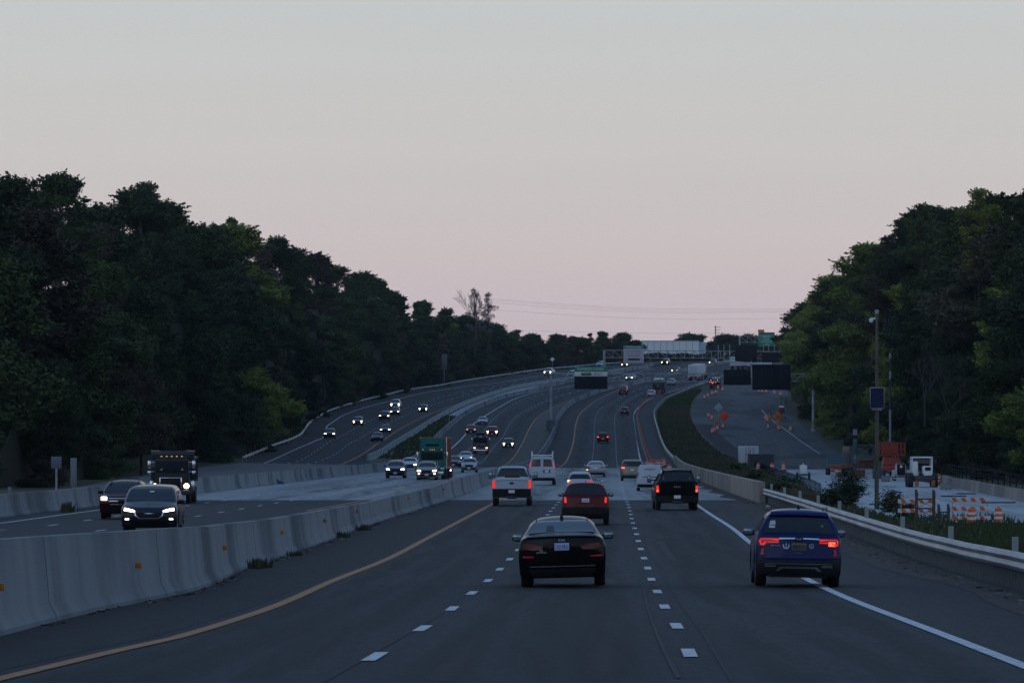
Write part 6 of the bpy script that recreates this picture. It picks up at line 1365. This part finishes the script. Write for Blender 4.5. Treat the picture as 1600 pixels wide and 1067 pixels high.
# shrub by the pole: pinnate leaf sprays on arching stems
def shrub(px, py, w, h, n, label, seed, fol, leaf=.13, up=1.0):
    rn = random.Random(seed); g0 = unp(px, py); r = empty('shrub', g0, label=label, cat='shrub'); bs = bmesh.new(); V = []; Fc = []
    for i in range(n):
        a = rn.uniform(0, 6.28); t = rn.random(); lean = rn.uniform(.1, 1)*w; hh = h*rn.uniform(.45, 1)*(1-.6*(lean/w)); p = Vector((0, 0, 0)); prev = p
        for k in range(1, 6):
            u = k/5; p = Vector((math.cos(a)*lean*u**1.4, math.sin(a)*lean*u**1.4*.8, hh*math.sin(u*1.75)/1.0)); tube(bs, prev, p, .022*(1.1-u), .02*(1-u)+.003, 4, cap=False)
            for q in range(9 if k > 1 else 2):
                c = prev.lerp(p, rn.random()); d = Vector((rn.gauss(0, 1), rn.gauss(0, 1), rn.gauss(-.2, .5))).normalized()
                for z in range(5):
                    o = c+d*(.10+.11*z); s = leaf*rn.uniform(.7, 1.2); e = Vector((rn.gauss(0, 1), rn.gauss(0, 1), rn.gauss(-.3, .4))).normalized(); f = e.cross(Vector((rn.gauss(0, .4), rn.gauss(0, .4), 1))).normalized()*s*.32; b = len(V)
                    V += [tuple(o), tuple(o+e*s*.5+f), tuple(o+e*s), tuple(o+e*s*.5-f)]; Fc.append((b, b+1, b+2, b+3))
            prev = p
    me = bpy.data.meshes.new('foliage'); me.from_pydata(V, [], Fc); me.materials.append(fol); link(bpy.data.objects.new('foliage', me), r); finish(bs, 'stem', BARK, r)
shrub(1328, 795, 2.1, 3.9, 27, 'tall leafy shrub left of the solar panel pole', 2, nmat('shrub_leaf', (.018, .034, .012), (.035, .058, .02), 2, .8, 3), .2)
shrub(1300, 797, 1.2, 1.9, 22, 'lower left shrub beside the tall one by the pole', 5, MATS['shrub_leaf'], .22); shrub(1393, 800, 1.2, 1.7, 20, 'bushy plant with pale leaf edges just right of the pole', 6, nmat('pale_shrub_leaf', (.04, .055, .025), (.11, .12, .06), 2, .8, 3), .2); shrub(1417, 812, .8, 1.3, 16, 'small blue green plant before the striped barricade', 7, MATS['pale_shrub_leaf'], .2)
for i in range(5): q = C_left.p(440+i*45); px = CX+F*q.x/q.y; shrub(px-8-random.uniform(0, 50), HY+(CZ-q.z)*F/q.y+3, 1.6, 1.1, 16, ['leafy bush on the bank below the tan parapet, position %s from the near end' % w for w in ('first', 'second', 'third', 'fourth', 'fifth', 'sixth', 'seventh', 'eighth', 'ninth')][i], 20+i, GRM, .3)
# ------------------------------------------------------------------ far building, utility pole, wires
D = 1960; A = at(1002, 560, D); B = at(1092, 533, D)
r = empty('warehouse', ((A.x+B.x)/2, D, 30), label='long low white building on the far skyline', cat='building'); w = B.x-A.x; h = B.z-30
one(lambda q: box(q, (0, 8, h/2), (w, 16, h)), 'wall', mat('pale_cladding', (.62, .68, .72), .7), r, smooth=False); one(lambda q: [box(q, (0, 8, h+.1), (w+.4, 16.4, .25))], 'roof', mat('roof_grey', (.3, .34, .37), .6), r, smooth=False)
one(lambda q: [box(q, (-w/2+i*w/9, -.06, h/2), (.12, .12, h-.4)) for i in range(1, 9)], 'wall_seam', mat('seam_grey', (.25, .29, .32), .6), r, smooth=False)
one(lambda q: box(q, (w/2+1.4, 9, h/2-.15), (2.6, 14, h-.3)), 'side_wing', mat('blue_cladding', (.36, .46, .56), .7), r, smooth=False)
D = 1900; p = at(1118, 565, D); r = empty('utility_pole', (p.x, D, 30), label='far utility pole with crossarms right of the white building', cat='pole'); H = at(0, 509, D).z-30
one(lambda q: tube(q, (0, 0, -.5), (0, 0, H), .2, .15, 6), 'pole', mat('dark_wood', (.05, .04, .04), .9), r); one(lambda q: [box(q, (.6, 0, H-.5-k), (2.4-.3*k, .15, .15)) for k in range(3)], 'crossarm', MATS['dark_wood'], r)
def wires():
    for y0, y1, y2, d in ((468, 486, 485, 0), (472, 489, 487, 2), (483, 499, 497, 4), (466, 483, 483, 6), (515, 521, 519, 8)):
        P = [at(x, y0+(y1-y0)*math.sin(min((x-760)/330, 1)*1.57)+(y2-y1)*max(0, (x-1090)/170), 1800+d) for x in range(760, 1275, 22)]
        bm = bmesh.new(); [tube(bm, a, b, .03, n=3, cap=False) for a, b in zip(P, P[1:])]
        tag(finish(bm, 'power_line', mat('wire_grey', (.46, .41, .44), .8), None), 'thin sagging power line crossing the sky above the far hill', 'power line', 'power lines over the far hill')
wires()

# ------------------------------------------------------------------ thin evening haze
bm = bmesh.new(); box(bm, (0, 1250, 40), (1500, 3100, 90)); m = bpy.data.materials.new('evening_haze'); m.use_nodes = True; n = m.node_tree; n.nodes.remove(n.nodes['Principled BSDF'])
v = n.nodes.new('ShaderNodeVolumePrincipled'); v.inputs['Color'].default_value = (.62, .72, .85, 1); v.inputs['Density'].default_value = .000035; v.inputs['Anisotropy'].default_value = .2
n.links.new(v.outputs[0], n.nodes['Material Output'].inputs['Volume']); tag(finish(bm, 'haze', m, None, smooth=False), None, None, None, 'stuff')
